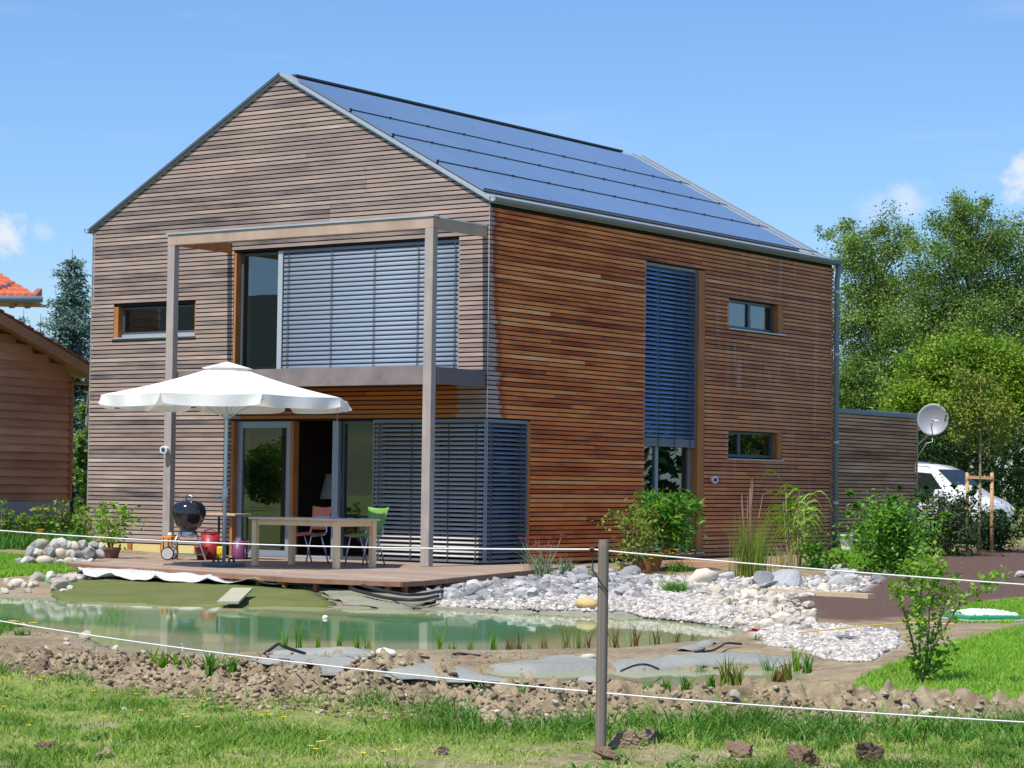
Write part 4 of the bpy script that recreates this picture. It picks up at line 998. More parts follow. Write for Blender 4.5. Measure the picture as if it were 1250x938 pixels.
# timber frame in front of the gable
perg = tag(empty('timber_frame', (0, 0, 0)), 'tall grey timber post and beam frame standing before the gable wall', 'timber frame')
for x0 in (-5.62, -.20): MB().box(x0, x0+.16, -1.42, -1.30, .0, 5.19).build('post', MAT['post'], perg, bevel=.006)
MB().box(-5.62, -.04, -1.42, -1.30, 5.192, 5.37).build('beam', MAT['beam'], perg, bevel=.006)
MB().box(-5.64, -.02, -1.44, -1.28, 5.372, 5.40).build('beam_cap', MAT['zinc_pale'], perg)
for x0 in (-5.56, -.13): MB().box(x0, x0+.09, -1.298, -.005, 5.19, 5.35).build('arm', MAT['jamb'] if x0 < -1 else MAT['beam'], perg)
for x0 in (-5.57, -.14): MB().box(x0, x0+.11, -1.279, -.006, 5.352, 5.372).build('arm_cap', MAT['zinc_pale'], perg)
for x0 in (-5.59, -.17): MB().box(x0+.02, x0+.08, -1.39, -1.33, -.12, .0).build('post_foot', MAT['steel'], perg)

def round_lamp(loc, face, label):
    r = tag(empty('wall_lamp', loc), label, 'lamp')
    d = Vector(face).normalized()
    MB().tube([(0, 0, 0), tuple(d*.07)], .05, 14).build('lamp_housing', simple('white_plastic', (.8, .8, .8), .4), r, smooth=False)
    MB().tube([tuple(d*.068), tuple(d*.13)], [.062, .066], 18).build('lamp_ring', simple('white_ring', (.82, .82, .84), .35), r)
    MB().tube([tuple(d*.131), tuple(d*.136)], .04, 16).build('lens', simple('lamp_lens', (.05, .09, .16), .1), r)
round_lamp((-5.54, -1.42, 1.78), (.25, -1, -.05), 'round white lamp on the left timber post')
round_lamp((.0, 7.0, 1.42), (1, -.5, -.1), 'round white lamp on the side wall right of the tall window')

# annex with flat roof
annex = tag(empty('annex', (0, 0, 0)), 'low flat roofed wooden annex behind the house with grey roof edge', 'annex')
MB().box(-3.2, -.18, HL+.02, 15.9, -.1, 2.78).build('wall', MAT['core'], annex)
ra = random.Random(9)
for r in range(37):
    z0 = .05+r*PITCHB; mb = MB(); mb.tone = ra.random(); pr = ra.uniform(0, .003)
    mb.hexa([(-.176, HL+.1, z0), (-.15+pr, HL+.1, z0), (-.15+pr, 15.92, z0), (-.176, 15.92, z0), (-.176, HL+.1, z0+BH), (-.154+pr, HL+.1, z0+BH), (-.154+pr, 15.92, z0+BH), (-.176, 15.92, z0+BH)]); mb.build('board', MAT['annex'], annex)
MB().box(-3.3, -.10, HL+.08, 15.98, 2.80, 2.90).build('roof', MAT['zinc'], annex, bevel=.01)
MB().box(-.18, -.14, 15.922, 15.945, 0, 2.79).build('corner_trim', MAT['zinc_pale'], annex)
# ---------------------------------------------------------------- timber deck: boards laid parallel to the pond edge
deck = tag(empty('deck', (0, 0, 0)), 'low timber deck of brown boards between the gable wall and the pond', 'deck')
DK = [(-8.7, -.02), (-8.75, -.35), (-4.25, -4.85), (-3.2, -5.25), (1.35, -6.2), (3.05, -6.05), (3.05, -5.6), (1.28, .2), (1.28, 1.15), (.03, 1.15), (.03, -.02)]
def clip_line(P, c, s, v):     # intervals along u (rotated frame) at offset v
    xs = []
    for i in range(len(P)):
        a = P[i]; b = P[(i+1) % len(P)]
        va = -a[0]*s+a[1]*c; vb = -b[0]*s+b[1]*c
        if (va > v) != (vb > v):
            t = (v-va)/(vb-va); ua = a[0]*c+a[1]*s; ub = b[0]*c+b[1]*s; xs.append(ua+t*(ub-ua))
    xs.sort(); return [(xs[i], xs[i+1]) for i in range(0, len(xs)-1, 2)]
th = math.atan2(-.95, 4.55); c_, s_ = math.cos(th), math.sin(th)
rd = random.Random(3); v = -7.5
MAT['deckb'] = wood_board('deck_boards', [(0, (.19, .135, .10)), (.4, (.32, .24, .185)), (.7, (.41, .32, .25)), (1, (.50, .41, .33))], 'x', contrast=.5)
dz = 0.0
while v < 4:
    for v0, v1 in ((v, v+.139),):
        a = clip_line(DK, c_, s_, v0+.004); b = clip_line(DK, c_, s_, v1-.004)
        for i in range(min(len(a), len(b))):
            (a0, a1), (b0, b1) = a[i], b[i]
            if min(a1-a0, b1-b0) < .05: continue
            w = lambda u, q: (u*c_-q*s_, u*s_+q*c_)
            q = [w(a0, v0+.003), w(a1, v0+.003), w(b1, v1-.003), w(b0, v1-.003)]
            mb = MB(); mb.tone = rd.random(); mb.hexa([(x, y, -.03) for x, y in q]+[(x, y, 0.0-rd.uniform(0, .002)) for x, y in q]); mb.build('board', MAT['deckb'], deck)
    v += .145
fz = wood_plain('deck_edge', (.20, .10, .06), (.32, .18, .11), .7, 3.0)
for a, b in zip(DK[2:8], DK[3:8]):
    MB().bar((a[0], a[1], -.035), (b[0], b[1], -.035), .03, .062).build('edge_board', fz, deck)
jo = MB()
P_ = [Vector((*p, 0)) for p in DK[2:9]]
for a, b in zip(P_, P_[1:]):
    L = (b-a).length; k = max(1, int(L/.55))
    inn = Vector((0, 1, 0)) if b.x-a.x > .5 else Vector((-1, .1, 0))
    for i in range(k):
        p = a.lerp(b, (i+.5)/k)+inn*.12
        MB().box(p.x-.03, p.x+.03, p.y-.03, p.y+.03, -.3, -.031).build('joist_end', MAT['jamb'], deck)

# ---------------------------------------------------------------- parasol
def parasol():
    O = (-1.88, -4.0, 0.0)
    r = tag(empty('parasol', O), 'big white octagonal parasol open over the table on the deck', 'parasol')
    cl = simple('white_canvas', (.86, .86, .83), .8, 0, .03, 2.0); N = cl.node_tree.nodes
    g = G(cl.node_tree); tl = N.new('ShaderNodeBsdfTranslucent'); tl.inputs[0].default_value = (.85, .85, .8, 1); mx = N.new('ShaderNodeMixShader'); mx.inputs[0].default_value = .22
    cl.node_tree.links.new(N['Principled BSDF'].outputs[0], mx.inputs[1]); cl.node_tree.links.new(tl.outputs[0], mx.inputs[2]); cl.node_tree.links.new(mx.outputs[0], N['Material Output'].inputs[0])
    Rr, zr, za = 1.87, 2.50, 3.02; yaw0 = YAW*-1
    corner = []
    base = math.atan2(-FW[1], -FW[0])
    for k in range(8):
        a = base+math.pi/8+k*math.pi/4; corner.append(Vector((Rr*math.cos(a), Rr*math.sin(a), zr)))
    ap = Vector((0, 0, za)); V = []; F = []
    nr, nc = 8, 6
    for k in range(8):
        A, B = corner[k], corner[(k+1) % 8]; b0 = len(V)
        for i in range(nr+1):
            t = i/nr
            for j in range(nc+1):
                u = j/nc; e = A.lerp(B, u); p = ap.lerp(e, t)
                p.z -= .015*math.sin(math.pi*u)*t + .04*math.sin(math.pi*t); V.append(tuple(p))
        for i in range(nr):
            for j in range(nc):
                q = b0+i*(nc+1)+j; F.append((q, q+nc+1, q+nc+2, q+1))
    o = link_mesh('canopy', np_mesh('canopy', V, F, cl, smooth=True), r)
    for k in range(8):     # valance flaps, one per panel, with curled ends
        A, B = corner[k], corner[(k+1) % 8]; V = []; F = []; n = 12; m = 4
        out = (A+B)/2; out.z = 0; out.normalize()
        for i in range(m+1):
            for j in range(n+1):
                u = j/n; p = A.lerp(B, u); p.z -= .015*math.sin(math.pi*u)
                drop = .17*i/m; curl = .06*(i/m)**1.5*(abs(2*u-1)**4)-.03*math.sin(u*9+k)*(i/m)
                p.z -= drop*(1-.2*abs(2*u-1)**6); p += out*(.015+curl)
                if u < .03 or u > .97: p += (B-A).normalized()*(.03*(i/m)*(1 if u < .5 else -1))
                V.append(tuple(p))
        for i in range(m):
            for j in range(n):
                q = i*(n+1)+j; F.append((q, q+n+1, q+n+2, q+1))
        link_mesh('valance', np_mesh('valance', V, F, cl, smooth=True), r)
    V = [(0, 0, za+.02)]; F = []
    for k in range(8):
        d = corner[k].normalized(); V.append((corner[k].x*.21, corner[k].y*.21, za-.085))
    link_mesh('vent_cap', np_mesh('vent_cap', V, [(0, 1+k, 1+(k+1) % 8) for k in range(8)], cl), r)
    pm = simple('pole_paint', (.42, .55, .62), .4, .3, .05)
    MB().tube([(0, 0, .06), (0, 0, za-.02)], .026, 12).build('pole', pm, r, smooth=True)
    MB().tube([(0, 0, .98), (0, 0, 1.16)], .042, 12).tube([(0, 0, 1.05), (-.10, -.06, 1.03), (-.14, -.08, 1.05)], .014, 6).build('crank', pm, r, smooth=True)
    for k in range(8):
        e = corner[k]; MB().tube([(0, 0, za-.06), (e.x*.98, e.y*.98, e.z-.03)], .010, 5).tube([(0, 0, 2.18), (e.x*.5, e.y*.5, (za+e.z)/2-.05)], .008, 5).build('rib', pm, r)
    MB().box(-.23, .23, -.23, .23, .004, .06).build('base', simple('slate_base', (.10, .12, .15), .7), r, bevel=.01)
    bt = MB()
    for a in (0, 1.57, 3.14, 4.71): bt.tube([(.22*math.cos(a), .22*math.sin(a), .05), (.2*math.cos(a), .2*math.sin(a), .12), (.12*math.cos(a), .12*math.sin(a), .12), (.10*math.cos(a), .10*math.sin(a), .05)], .012, 6)
    bt.build('base_handle', MAT['black'], r)
    MB().tube([tuple(corner[1]*.99), tuple(corner[1]*.99+Vector((-.05, .02, -.55))), tuple(corner[1]*.99+Vector((-.18, .1, -1.25)))], .004, 5).build('cord', MAT['slat'], r)
parasol()

# ---------------------------------------------------------------- table, chairs, grill and small things on the deck
def table():
    r = tag(empty('garden_table', (-1.06, -2.92, 0)), 'long pale wooden table in the shade of the parasol', 'table')
    tm = wood_plain('table_beech_sunlit', (.78, .54, .28), (.88, .68, .42), .5, 6.0); tp = wood_plain('table_top', (.60, .49, .39), (.74, .62, .50), .5, 6.0)  # leg and apron wood brightened in place of sunlight on the legs
    MB().box(-.87, .87, -.50, .50, .70, .728).build('top', tp, r, bevel=.005)
    for y in (-.44, .42): MB().box(-.745, .745, y, y+.022, .62, .699).build('apron', tm, r)
    for x in (-.80, .778): MB().box(x, x+.022, -.38, .38, .62, .699).build('apron', tm, r)
    for sx in (-1, 1):
        for sy in (-1, 1): MB().box(sx*.79-.042, sx*.79+.042, sy*.42-.042, sy*.42+.042, 0.002, .699).build('leg', tm, r, bevel=.006)
table()
rz = MB(); P = (-.98, -2.75, .729)
for k in range(3): rz.box(P[0]-.16+k*.02, P[0]+.14+k*.015, P[1]-.11+k*.012, P[1]+.1+k*.01, P[2]+k*.008, P[2]+k*.008+.007)
tag(rz.build('magazine', simple('grey_paper', (.5, .5, .52), .6)), 'thin pile of grey papers lying on the wooden table', 'papers')
def chair(loc, yaw, col, label):
    r = tag(empty('chair', loc, yaw), label, 'chair')      # local: faces +x, back at -x
    pm = simple('chair_shell', col, .45, 0, .06, 3.0)
    V = []; F = []; n, m = 10, 8
    for i in range(n+1):          # seat shell
        t = i/n
        for j in range(m+1):
            u = j/m-.5; V.append((-.21+.43*t, u*(.40+.03*math.sin(math.pi*t)), .455+.025*(2*u)**2-.03*t**4-.015*math.sin(math.pi*t)))
    for i in range(n):
        for j in range(m): q = i*(m+1)+j; F.append((q, q+1, q+m+2, q+m+1))
    o = link_mesh('seat', np_mesh('seat', V, F, pm, smooth=True), r); s = o.modifiers.new('t', 'SOLIDIFY'); s.thickness = .012
    V = []; F = []
    for i in range(n+1):
        t = i/n
        for j in range(m+1):
            u = j/m-.5; wd = .40*(.86+.14*t)+.05*t*t
            V.append((-.225-.085*t-.035*(1-(2*u)**2)*(.4+.6*t), u*wd, .53+.345*t+.022*(2*u)**2*t*t))
    for i in range(n):
        for j in range(m): q = i*(m+1)+j; F.append((q, q+1, q+m+2, q+m+1))
    o = link_mesh('backrest', np_mesh('backrest', V, F, pm, smooth=True), r); s = o.modifiers.new('t', 'SOLIDIFY'); s.thickness = .012
    for sy in (-1, 1):
        MB().tube([(.20, sy*.19, 0.003), (.10, sy*.19, .43), (-.10, sy*.19, .44)], .012, 8).build('leg', MAT['steel'], r, smooth=True)
        MB().tube([(-.28, sy*.19, 0.003), (-.12, sy*.19, .42)], .012, 8).build('leg', MAT['steel'], r, smooth=True)
        MB().tube([(-.06, sy*.185, .435), (-.20, sy*.185, .455), (-.235, sy*.18, .50), (-.25, sy*.175, .62)], .011, 8).build('back_support', MAT['steel'], r, smooth=True)
YF = math.atan2(-.98, -.12)
chair((-1.05, -1.75, 0), YF, (.16, .33, .06), 'green plastic chair with steel legs at the right end of the table')
chair((-2.05, -1.9, 0), YF, (.58, .16, .075), 'orange red plastic chair with steel legs behind the table')
def kettle():
    r = tag(empty('kettle_grill', (-4.15, -2.35, 0)), 'black kettle grill with lid closed standing on the deck beside the left post', 'grill')
    en = simple('black_enamel', (.012, .012, .016), .12, 0, .05); en.node_tree.nodes['Principled BSDF'].inputs['Coat Weight'].default_value = .8
    MB().lathe([(.04, .46), (.13, .48), (.20, .55), (.245, .64), (.268, .73), (.268, .745)], n=32).build('bowl', en, r, smooth=True)
    MB().lathe([(.276, .742), (.278, .76), (.262, .84), (.215, .905), (.14, .945), (.05, .96), (.001, .962)], n=32, caps=False).build('lid', en, r, smooth=True)
    MB().tube([(-.06, 0, .95), (-.06, 0, 1.02), (.06, 0, 1.02), (.06, 0, .95)], .012, 8).tube([(-.06, 0, 1.02), (.06, 0, 1.02)], .02, 8).build('lid_handle', MAT['steel'], r, smooth=True)
    MB().lathe([(.045, .957), (.045, .965), (.001, .97)], (.12, -.05, -.015), 12).build('vent', MAT['steel'], r)
    MB().lathe([(.09, .36), (.12, .37), (.12, .47)], n=18).build('ash_catcher', MAT['steel'], r, smooth=True)
    lr = math.atan2(RT[1], RT[0])
    cx, sx = math.cos(lr), math.sin(lr)
    def w(a, b, z): return (a*cx-b*sx, a*sx+b*cx, z)
    for a, b in ((-.30, -.12), (.30, -.12)): MB().tube([w(a*.40, b*.4, .47), w(a, b, .0 if a > 0 else .11)], .013, 8).build('leg', MAT['steel'], r, smooth=True)
    MB().tube([w(-.12, .14, .47), w(-.27, .22, .11)], .013, 8).build('leg', MAT['steel'], r, smooth=True)
    for b in (-.20, .26):
        p0 = w(-.30, b, .105); p1 = w(-.30, b+.045, .105); q = MB()
        q.tube([p0, p1], .105, 22); wh = q.build('wheel', MAT['black'], r)
        MB().tube([w(-.30, b-.012, .105), w(-.30, b-.001, .105)], .088, 22).build('hubcap', simple('grey_hub', (.50, .49, .47), .5), wh)
    MB().tube([w(-.30, -.14, .105), w(-.30, .25, .105)], .010, 6).build('axle', MAT['steel'], r)
    gp = MB(); gp.bar(w(-.22, 0, .10), w(.26, .02, .09), .22, .012); gp.build('lower_shelf', simple('green_shelf', (.04, .14, .12), .6), r)
kettle()
def side_table():
    r = tag(empty('side_table', (-4.35, -1.2, 0)), 'small dark folding table with wooden board behind the grill', 'side table')
    dk = simple('dark_green_steel', (.02, .04, .045), .5)
    MB().box(-.35, .85, -.22, .22, .68, .70).build('top', dk, r, bevel=.004)
    MB().box(-.30, .33, -.2, .2, .702, .735).build('chopping_board', wood_plain('board_wood', (.5, .33, .17), (.66, .47, .28)), r, bevel=.004)
    for x in (-.2, .42): MB().tube([(x, 0, .02), (x, 0, .68)], .02, 8).build('leg', dk, r)
    for x in (-.2, .42): MB().box(x-.03, x+.03, -.22, .22, .003, .03).build('foot', dk, r)
side_table()
def lathed(name, loc, prof, mat, label, cat, handle=None, rim=None):
    r = tag(empty(name, loc), label, cat); MB().lathe(prof, n=22).build('body', mat, r, smooth=True)
    if handle: MB().tube(handle, .012, 7).build('handle', mat, r, smooth=True)
    if rim: MB().lathe([(rim[0], rim[1]), (rim[0]+.012, rim[1]+.002), (rim[0]+.012, rim[1]+.018), (rim[0], rim[1]+.02)], n=22).build('rim', mat, r)
    return r
lathed('bucket', tuple(at(256, 682.5, 0)), [(.12, .003), (.135, .05), (.155, .42), (.145, .415), (.13, .38)], simple('red_plastic', (.30, .022, .03), .45, 0, .06), 'tall dark red plastic tub on the deck behind the grill', 'tub', [(-.15, 0, .40), (-.12, 0, .46), (.0, 0, .48), (.12, 0, .46), (.15, 0, .40)], (.145, .40))
lathed('bucket', tuple(at(246, 683.5, 0)), [(.07, .003), (.11, .2), (.10, .2)], simple('red_pail', (.48, .05, .045), .45, 0, .06), 'small bright red pail in front of the dark red tub', 'pail', [(-.08, 0, .16), (0, 0, .23), (.08, 0, .16)])
def can(loc):
    r = tag(empty('canister', loc, .5), 'yellow canister with black cap on the deck behind the parasol foot', 'canister')
    ym = simple('yellow_plastic', (.78, .60, .02), .4, 0, .05)
    MB().box(-.07, .07, -.05, .05, .003, .21).build('body', ym, r, bevel=.02)
    MB().tube([(-.03, 0, .21), (-.03, 0, .25)], .03, 10).build('cap', MAT['black'], r); MB().tube([(.0, 0, .21), (.01, 0, .24), (.05, 0, .24), (.06, 0, .21)], .01, 6).build('handle', MAT['black'], r)
    MB().face([(-.03, -.0515, .06), (.03, -.0515, .06), (.0, -.0515, .12)]).build('warning_mark', simple('orange_mark', (.6, .12, .02), .5), r)
can(tuple(at(270, 683, 0)))
wc = lathed('watering_can', tuple(at(291, 683, 0)), [(.10, .003), (.11, .05), (.09, .30), (.085, .30)], simple('purple_plastic', (.17, .05, .14), .45, 0, .06), 'purple watering can standing before the glass door', 'watering can', [(.08, .02, .28), (.17, .05, .29), (.20, .06, .18), (.10, .02, .05)])
def stool():
    r = tag(empty('stool', tuple(at(207, 682.5, 0))), 'small orange wooden stool beside the left timber post', 'stool'); om = simple('orange_paint', (.72, .27, .03), .5, 0, .06)
    MB().box(-.11, .11, -.09, .09, .33, .36).build('seat', om, r, bevel=.004)
    for x in (-.09, .09):
        for y in (-.07, .07): MB().box(x-.015, x+.015, y-.015, y+.015, .003, .33).build('leg', om, r)
stool()
P = at(207, 682.5, 0)+np.array([0, 0, .361])
tag(MB().lathe([(.035, 0), (.04, .03), (.03, .06), (.001, .065)], P, 10).build('ball_cup', simple('pale_ceramic', (.7, .66, .6), .5), None, smooth=True), 'small pale cup on the orange stool', 'cup')
# floor lamp in the dark room
lm = tag(empty('floor_lamp', (-4.65, 1.9, 0)), 'floor lamp with white cone shade standing in the dark room', 'lamp')
MB().lathe([(.15, 0.001), (.15, .02), (.02, .03)], n=16).build('base', MAT['steel'], lm); MB().tube([(0, 0, .02), (0, 0, 1.2)], .012, 8).build('stem', MAT['steel'], lm)
MB().lathe([(.27, .98), (.17, 1.42), (.165, 1.42), (.262, .98)], n=22, caps=False).build('shade', simple('white_shade', (.8, .78, .74), .8), lm, smooth=True)

# ---------------------------------------------------------------- fence
def fence():
    A = at(733, 918, -.24); S0, D0 = SD(A)
    zb = gz(A[0], A[1])
    fp = tag(empty('fence_post', (A[0], A[1], zb)), 'weathered round wooden fence post carrying two white wires', 'fence post')
    pm = wood_plain('weathered_post', (.10, .08, .065), (.31, .265, .225), .9, 60.0, (1, 1, .12))
    top = at(744, 663, 0)  # lean of the post
    lean = Vector((.055*RT[0], .055*RT[1], 1.22)); 
    lean = Vector((.005*RT[0]+.0, .005*RT[1], 1.19))
    pth = [tuple(lean*t) for t in (-.25, 0, .2, .4, .6, .8, .97, 1.0)]
    MB().tube(pth, [.034, .0335, .0325, .032, .0315, .031, .031, .027], 16).build('shaft', pm, fp, smooth=False)
    zt, zl = 1.135, .335
    for z in (zt, zl):
        q = MB(); q.tube([(-.05*RT[0], -.05*RT[1], z), (-.075*RT[0], -.075*RT[1], z)], .016, 8)
        q.build('insulator', MAT['black'], fp)
    MB().tube([(-.06*RT[0], -.06*RT[1], zt-.02), (-.055*RT[0]-.05*FW[0], -.055*RT[1]-.05*FW[1], zt-.12), (0-.05*FW[0], -.05*FW[1], zt-.2), (.03*RT[0]-.045*FW[0], .03*RT[1]-.045*FW[1], zt-.24)], .004, 5).build('tie', MAT['black'], fp)
    B = np.array(WXY(-4.19*1.12, 19.0*1.03)); C = np.array(WXY(4.4, 13.25))
    wm = simple('white_rope', (.78, .78, .78), .6, 0, .1, 60)
    def post2(xy, label):
        z = gz(*xy); r = tag(empty('fence_post', (xy[0], xy[1], z)), label, 'fence post'); MB().tube([(0, 0, -.2), (0, 0, 1.19)], .042, 10).build('shaft', pm, r); return z
    def wire(zh, zB, zC, label):
        pts = []; a = np.array([A[0]-.06*RT[0], A[1]-.06*RT[1], zb+zh])
        Bv = np.array([B[0], B[1], zB]); Cv = np.array([C[0], C[1], zC])
        for t in np.linspace(1, 0, 30): p = a*(1-t)+Bv*t; p[2] -= .05*4*t*(1-t); pts.append(p)
        for t in np.linspace(0.01, 1, 20): p = a*(1-t)+Cv*t; p[2] -= .02*4*t*(1-t); p[:2] -= np.array(FW)*.045*min(1, t*12)*(1-t); pts.append(p)
        tag(MB().tube(pts, .0048, 6).build('fence_wire', wm, None, smooth=True), label, 'wire')
    # heights at the far ends read off the photograph's lines of sight
    wire(zt, float(atD(-47, 643, 19.57)[2]), float(atD(1565, 733, 13.25)[2]), 'upper white electric fence wire running past the post top')
    wire(zl, float(atD(-47, 748, 19.57)[2]), float(atD(1565, 897, 13.25)[2]), 'lower white electric fence wire tied low on the post')
fence()

# ---------------------------------------------------------------- neighbouring barn, house with tiled roof, dish, car
def barn():
    A = np.array(WXY(-9.71, 44.0)); d = np.array([RT[0]*.42+FW[0]*.907, RT[1]*.42+FW[1]*.907]); nrm = np.array([d[1], -d[0]])
    # wall plane runs along d; its outer side faces the garden
    if nrm@RT < 0: nrm = -nrm
    r = tag(empty('barn', (0, 0, 0)), 'wooden barn with lapped brown boards and red roof edge at the left', 'barn')
    def W3(u, n, z): return (A[0]+d[0]*u+nrm[0]*n, A[1]+d[1]*u+nrm[1]*n, z)
    Lw = 2.31; zb_, ze = .84, 3.3
    def hexu(mb, u0, u1, n0, n1, z0, z1): return mb.hexa([W3(u0, n0, z0), W3(u1, n0, z0), W3(u1, n1, z0), W3(u0, n1, z0), W3(u0, n0, z1), W3(u1, n0, z1), W3(u1, n1, z1), W3(u0, n1, z1)])
    hexu(MB(), -4.5, Lw, -3, -.06, -.3, ze).build('wall', MAT['core'], r)
    hexu(MB(), -4.5, Lw-.02, -2.9, .02, -.3, zb_-.01).build('plinth', simple('grey_concrete', (.40, .42, .44), .9, 0, .08), r)
    bm_ = wood_board('barn_boards', [(0, (.36, .17, .10)), (.4, (.52, .28, .17)), (.7, (.64, .37, .24)), (1, (.74, .50, .36))], 'y')
    q = random.Random(4); roofz = lambda u: 3.30+(2.84-u)*.292
    z = zb_
    while z < 5.5:
        u1 = Lw-.07
        if z+.16 > roofz(u1): u1 = min(u1, 2.84-((z+.16)-3.30)/.292)
        if u1 < -4: break
        mb = MB(); mb.tone = q.random()
        mb.hexa([W3(-4.5, -.06, z), W3(u1, -.06, z), W3(u1, .02, z), W3(-4.5, .02, z), W3(-4.5, -.06, z+.172), W3(u1, -.06, z+.172), W3(u1, -.028, z+.172), W3(-4.5, -.028, z+.172)]); mb.build('board', bm_, r); z += .158
    hexu(MB(), Lw-.07, Lw+.02, -.06, .03, zb_, ze).build('corner_post', MAT['jamb'], r)
    vm = wood_plain('barge_wood', (.38, .18, .08), (.5, .27, .14)); tl = simple('red_tile', (.34, .085, .04), .7, 0, .25, 9)
    s0, s1 = -4.6, 2.84
    def rz(u): return roofz(u)
    mb = MB(); mb.hexa([W3(s0, -3, rz(s0)), W3(s1, -3, rz(s1)), W3(s1, .42, rz(s1)), W3(s0, .42, rz(s0)), W3(s0, -3, rz(s0)+.05), W3(s1, -3, rz(s1)+.05), W3(s1, .42, rz(s1)+.05), W3(s0, .42, rz(s0)+.05)]); rf_ = mb.build('roof', vm, r)
    MB().bar(W3(s0, .43, rz(s0)-.05), W3(s1, .43, rz(s1)-.05), .03, .19).build('barge_board', vm, r)
    n = 24
    for k in range(n):
        u0 = s0+(s1-s0)*k/n; u1 = s0+(s1-s0)*(k+1.12)/n
        for j in range(2):
            n0 = .46-j*.22
            mb = MB(); mb.hexa([W3(u0, n0-.2, rz(u0)+.055), W3(u1, n0-.2, rz(u1)+.075), W3(u1, n0, rz(u1)+.075), W3(u0, n0, rz(u0)+.055), W3(u0, n0-.2, rz(u0)+.085), W3(u1, n0-.2, rz(u1)+.12), W3(u1, n0, rz(u1)+.12), W3(u0, n0, rz(u0)+.085)]); mb.build('tile', tl, rf_)
    hexu(MB(), Lw+.03, s1-.05, -.06, .40, roofz(s1)-.14, roofz(s1)-.1).build('soffit', vm, r)
barn()
def far_house():
    D = 62.0; r = tag(empty('tiled_roof_house', (0, 0, 0)), 'distant house corner with orange red tiled roof and grey gutter', 'house')
    def Pt(px, py, dd=0): return Vector(atD(px, py, D+dd))
    e0, e1 = Pt(-260, 355), Pt(45, 363); t0, t1 = Pt(-260, 215, 4.5), Pt(-62, 300, 4.5)
    e0.z = e1.z
    tm = simple('orange_tile', (.50, .13, .055), .65, 0, .3, 5)
    nb = (t0-e0); 
    base = MB(); base.face([e0, e1, t1, t0]); ob = base.build('roof', tm, r); s = ob.modifiers.new('t', 'SOLIDIFY'); s.thickness = .12
    rows_, cols_ = 14, 34
    for i in range(rows_):
        a = i/rows_; b = (i+1.1)/rows_
        for j in range(cols_):
            u = (j+.5)/cols_
            p = e0.lerp(t0, a).lerp(e1.lerp(t1, a), u); q = e0.lerp(t0, min(1, b)).lerp(e1.lerp(t1, min(1, b)), u)
            if p.x*RT[0]+p.y*RT[1]-(CAM[0]*RT[0]+CAM[1]*RT[1]) < -16.5: continue
            up = Vector((0, 0, .07)); wv = (e1-e0)/cols_*.46
            mb = MB(); mb.hexa([p-wv, p+wv, q+wv, q-wv, p-wv*.5+up*1.4, p+wv*.5+up*1.4, q+wv*.5+up, q-wv*.5+up]); mb.build('tile', tm, ob)
    MB().tube([e0+Vector((0, 0, -.04)), e1+Vector((.15*RT[0], .15*RT[1], -.06))], .09, 10).build('gutter', MAT['zinc'], r, smooth=True)
    for px in (-40, 14, 33):
        a = Pt(px, 372); a.z = e1.z-.22; b = a+Vector((*(FW*1.6), .5)); MB().bar(a, b, .14, .18).build('rafter', wood_plain('rafter', (.28, .09, .05), (.38, .14, .08)), r)
    sf = MB(); sf.hexa([*(Vector((p.x, p.y, e1.z-.16)) for p in (e0, e1, e1+Vector((*(FW*1.5), .0)), e0+Vector((*(FW*1.5), .0)))), *(Vector((p.x, p.y, e1.z-.12)) for p in (e0, e1, e1+Vector((*(FW*1.5), .0)), e0+Vector((*(FW*1.5), .0))))]); sf.build('soffit', wood_plain('soffit_wood', (.36, .14, .08), (.45, .2, .12)), r)
    w0, w1 = Pt(-400, 400, 1.5), Pt(-25, 400, 1.5); mb = MB(); mb.hexa([Vector((w0.x, w0.y, -.3)), Vector((w1.x, w1.y, -.3)), Vector((w1.x, w1.y, -.3))+Vector((*(FW*6), 0)), Vector((w0.x, w0.y, -.3))+Vector((*(FW*6), 0)), Vector((w0.x, w0.y, e1.z-.17)), Vector((w1.x, w1.y, e1.z-.17)), Vector((w1.x, w1.y, e1.z-.17))+Vector((*(FW*6), 0)), Vector((w0.x, w0.y, e1.z-.17))+Vector((*(FW*6), 0))]); mb.build('wall', simple('cream_render', (.7, .68, .62), .9), r)
    a = Pt(8, 346, -.3); MB().bar(Pt(0, 352, .4), Pt(12, 346, .9), .3, .04).build('roof_window', MAT['glass'], ob)
far_house()
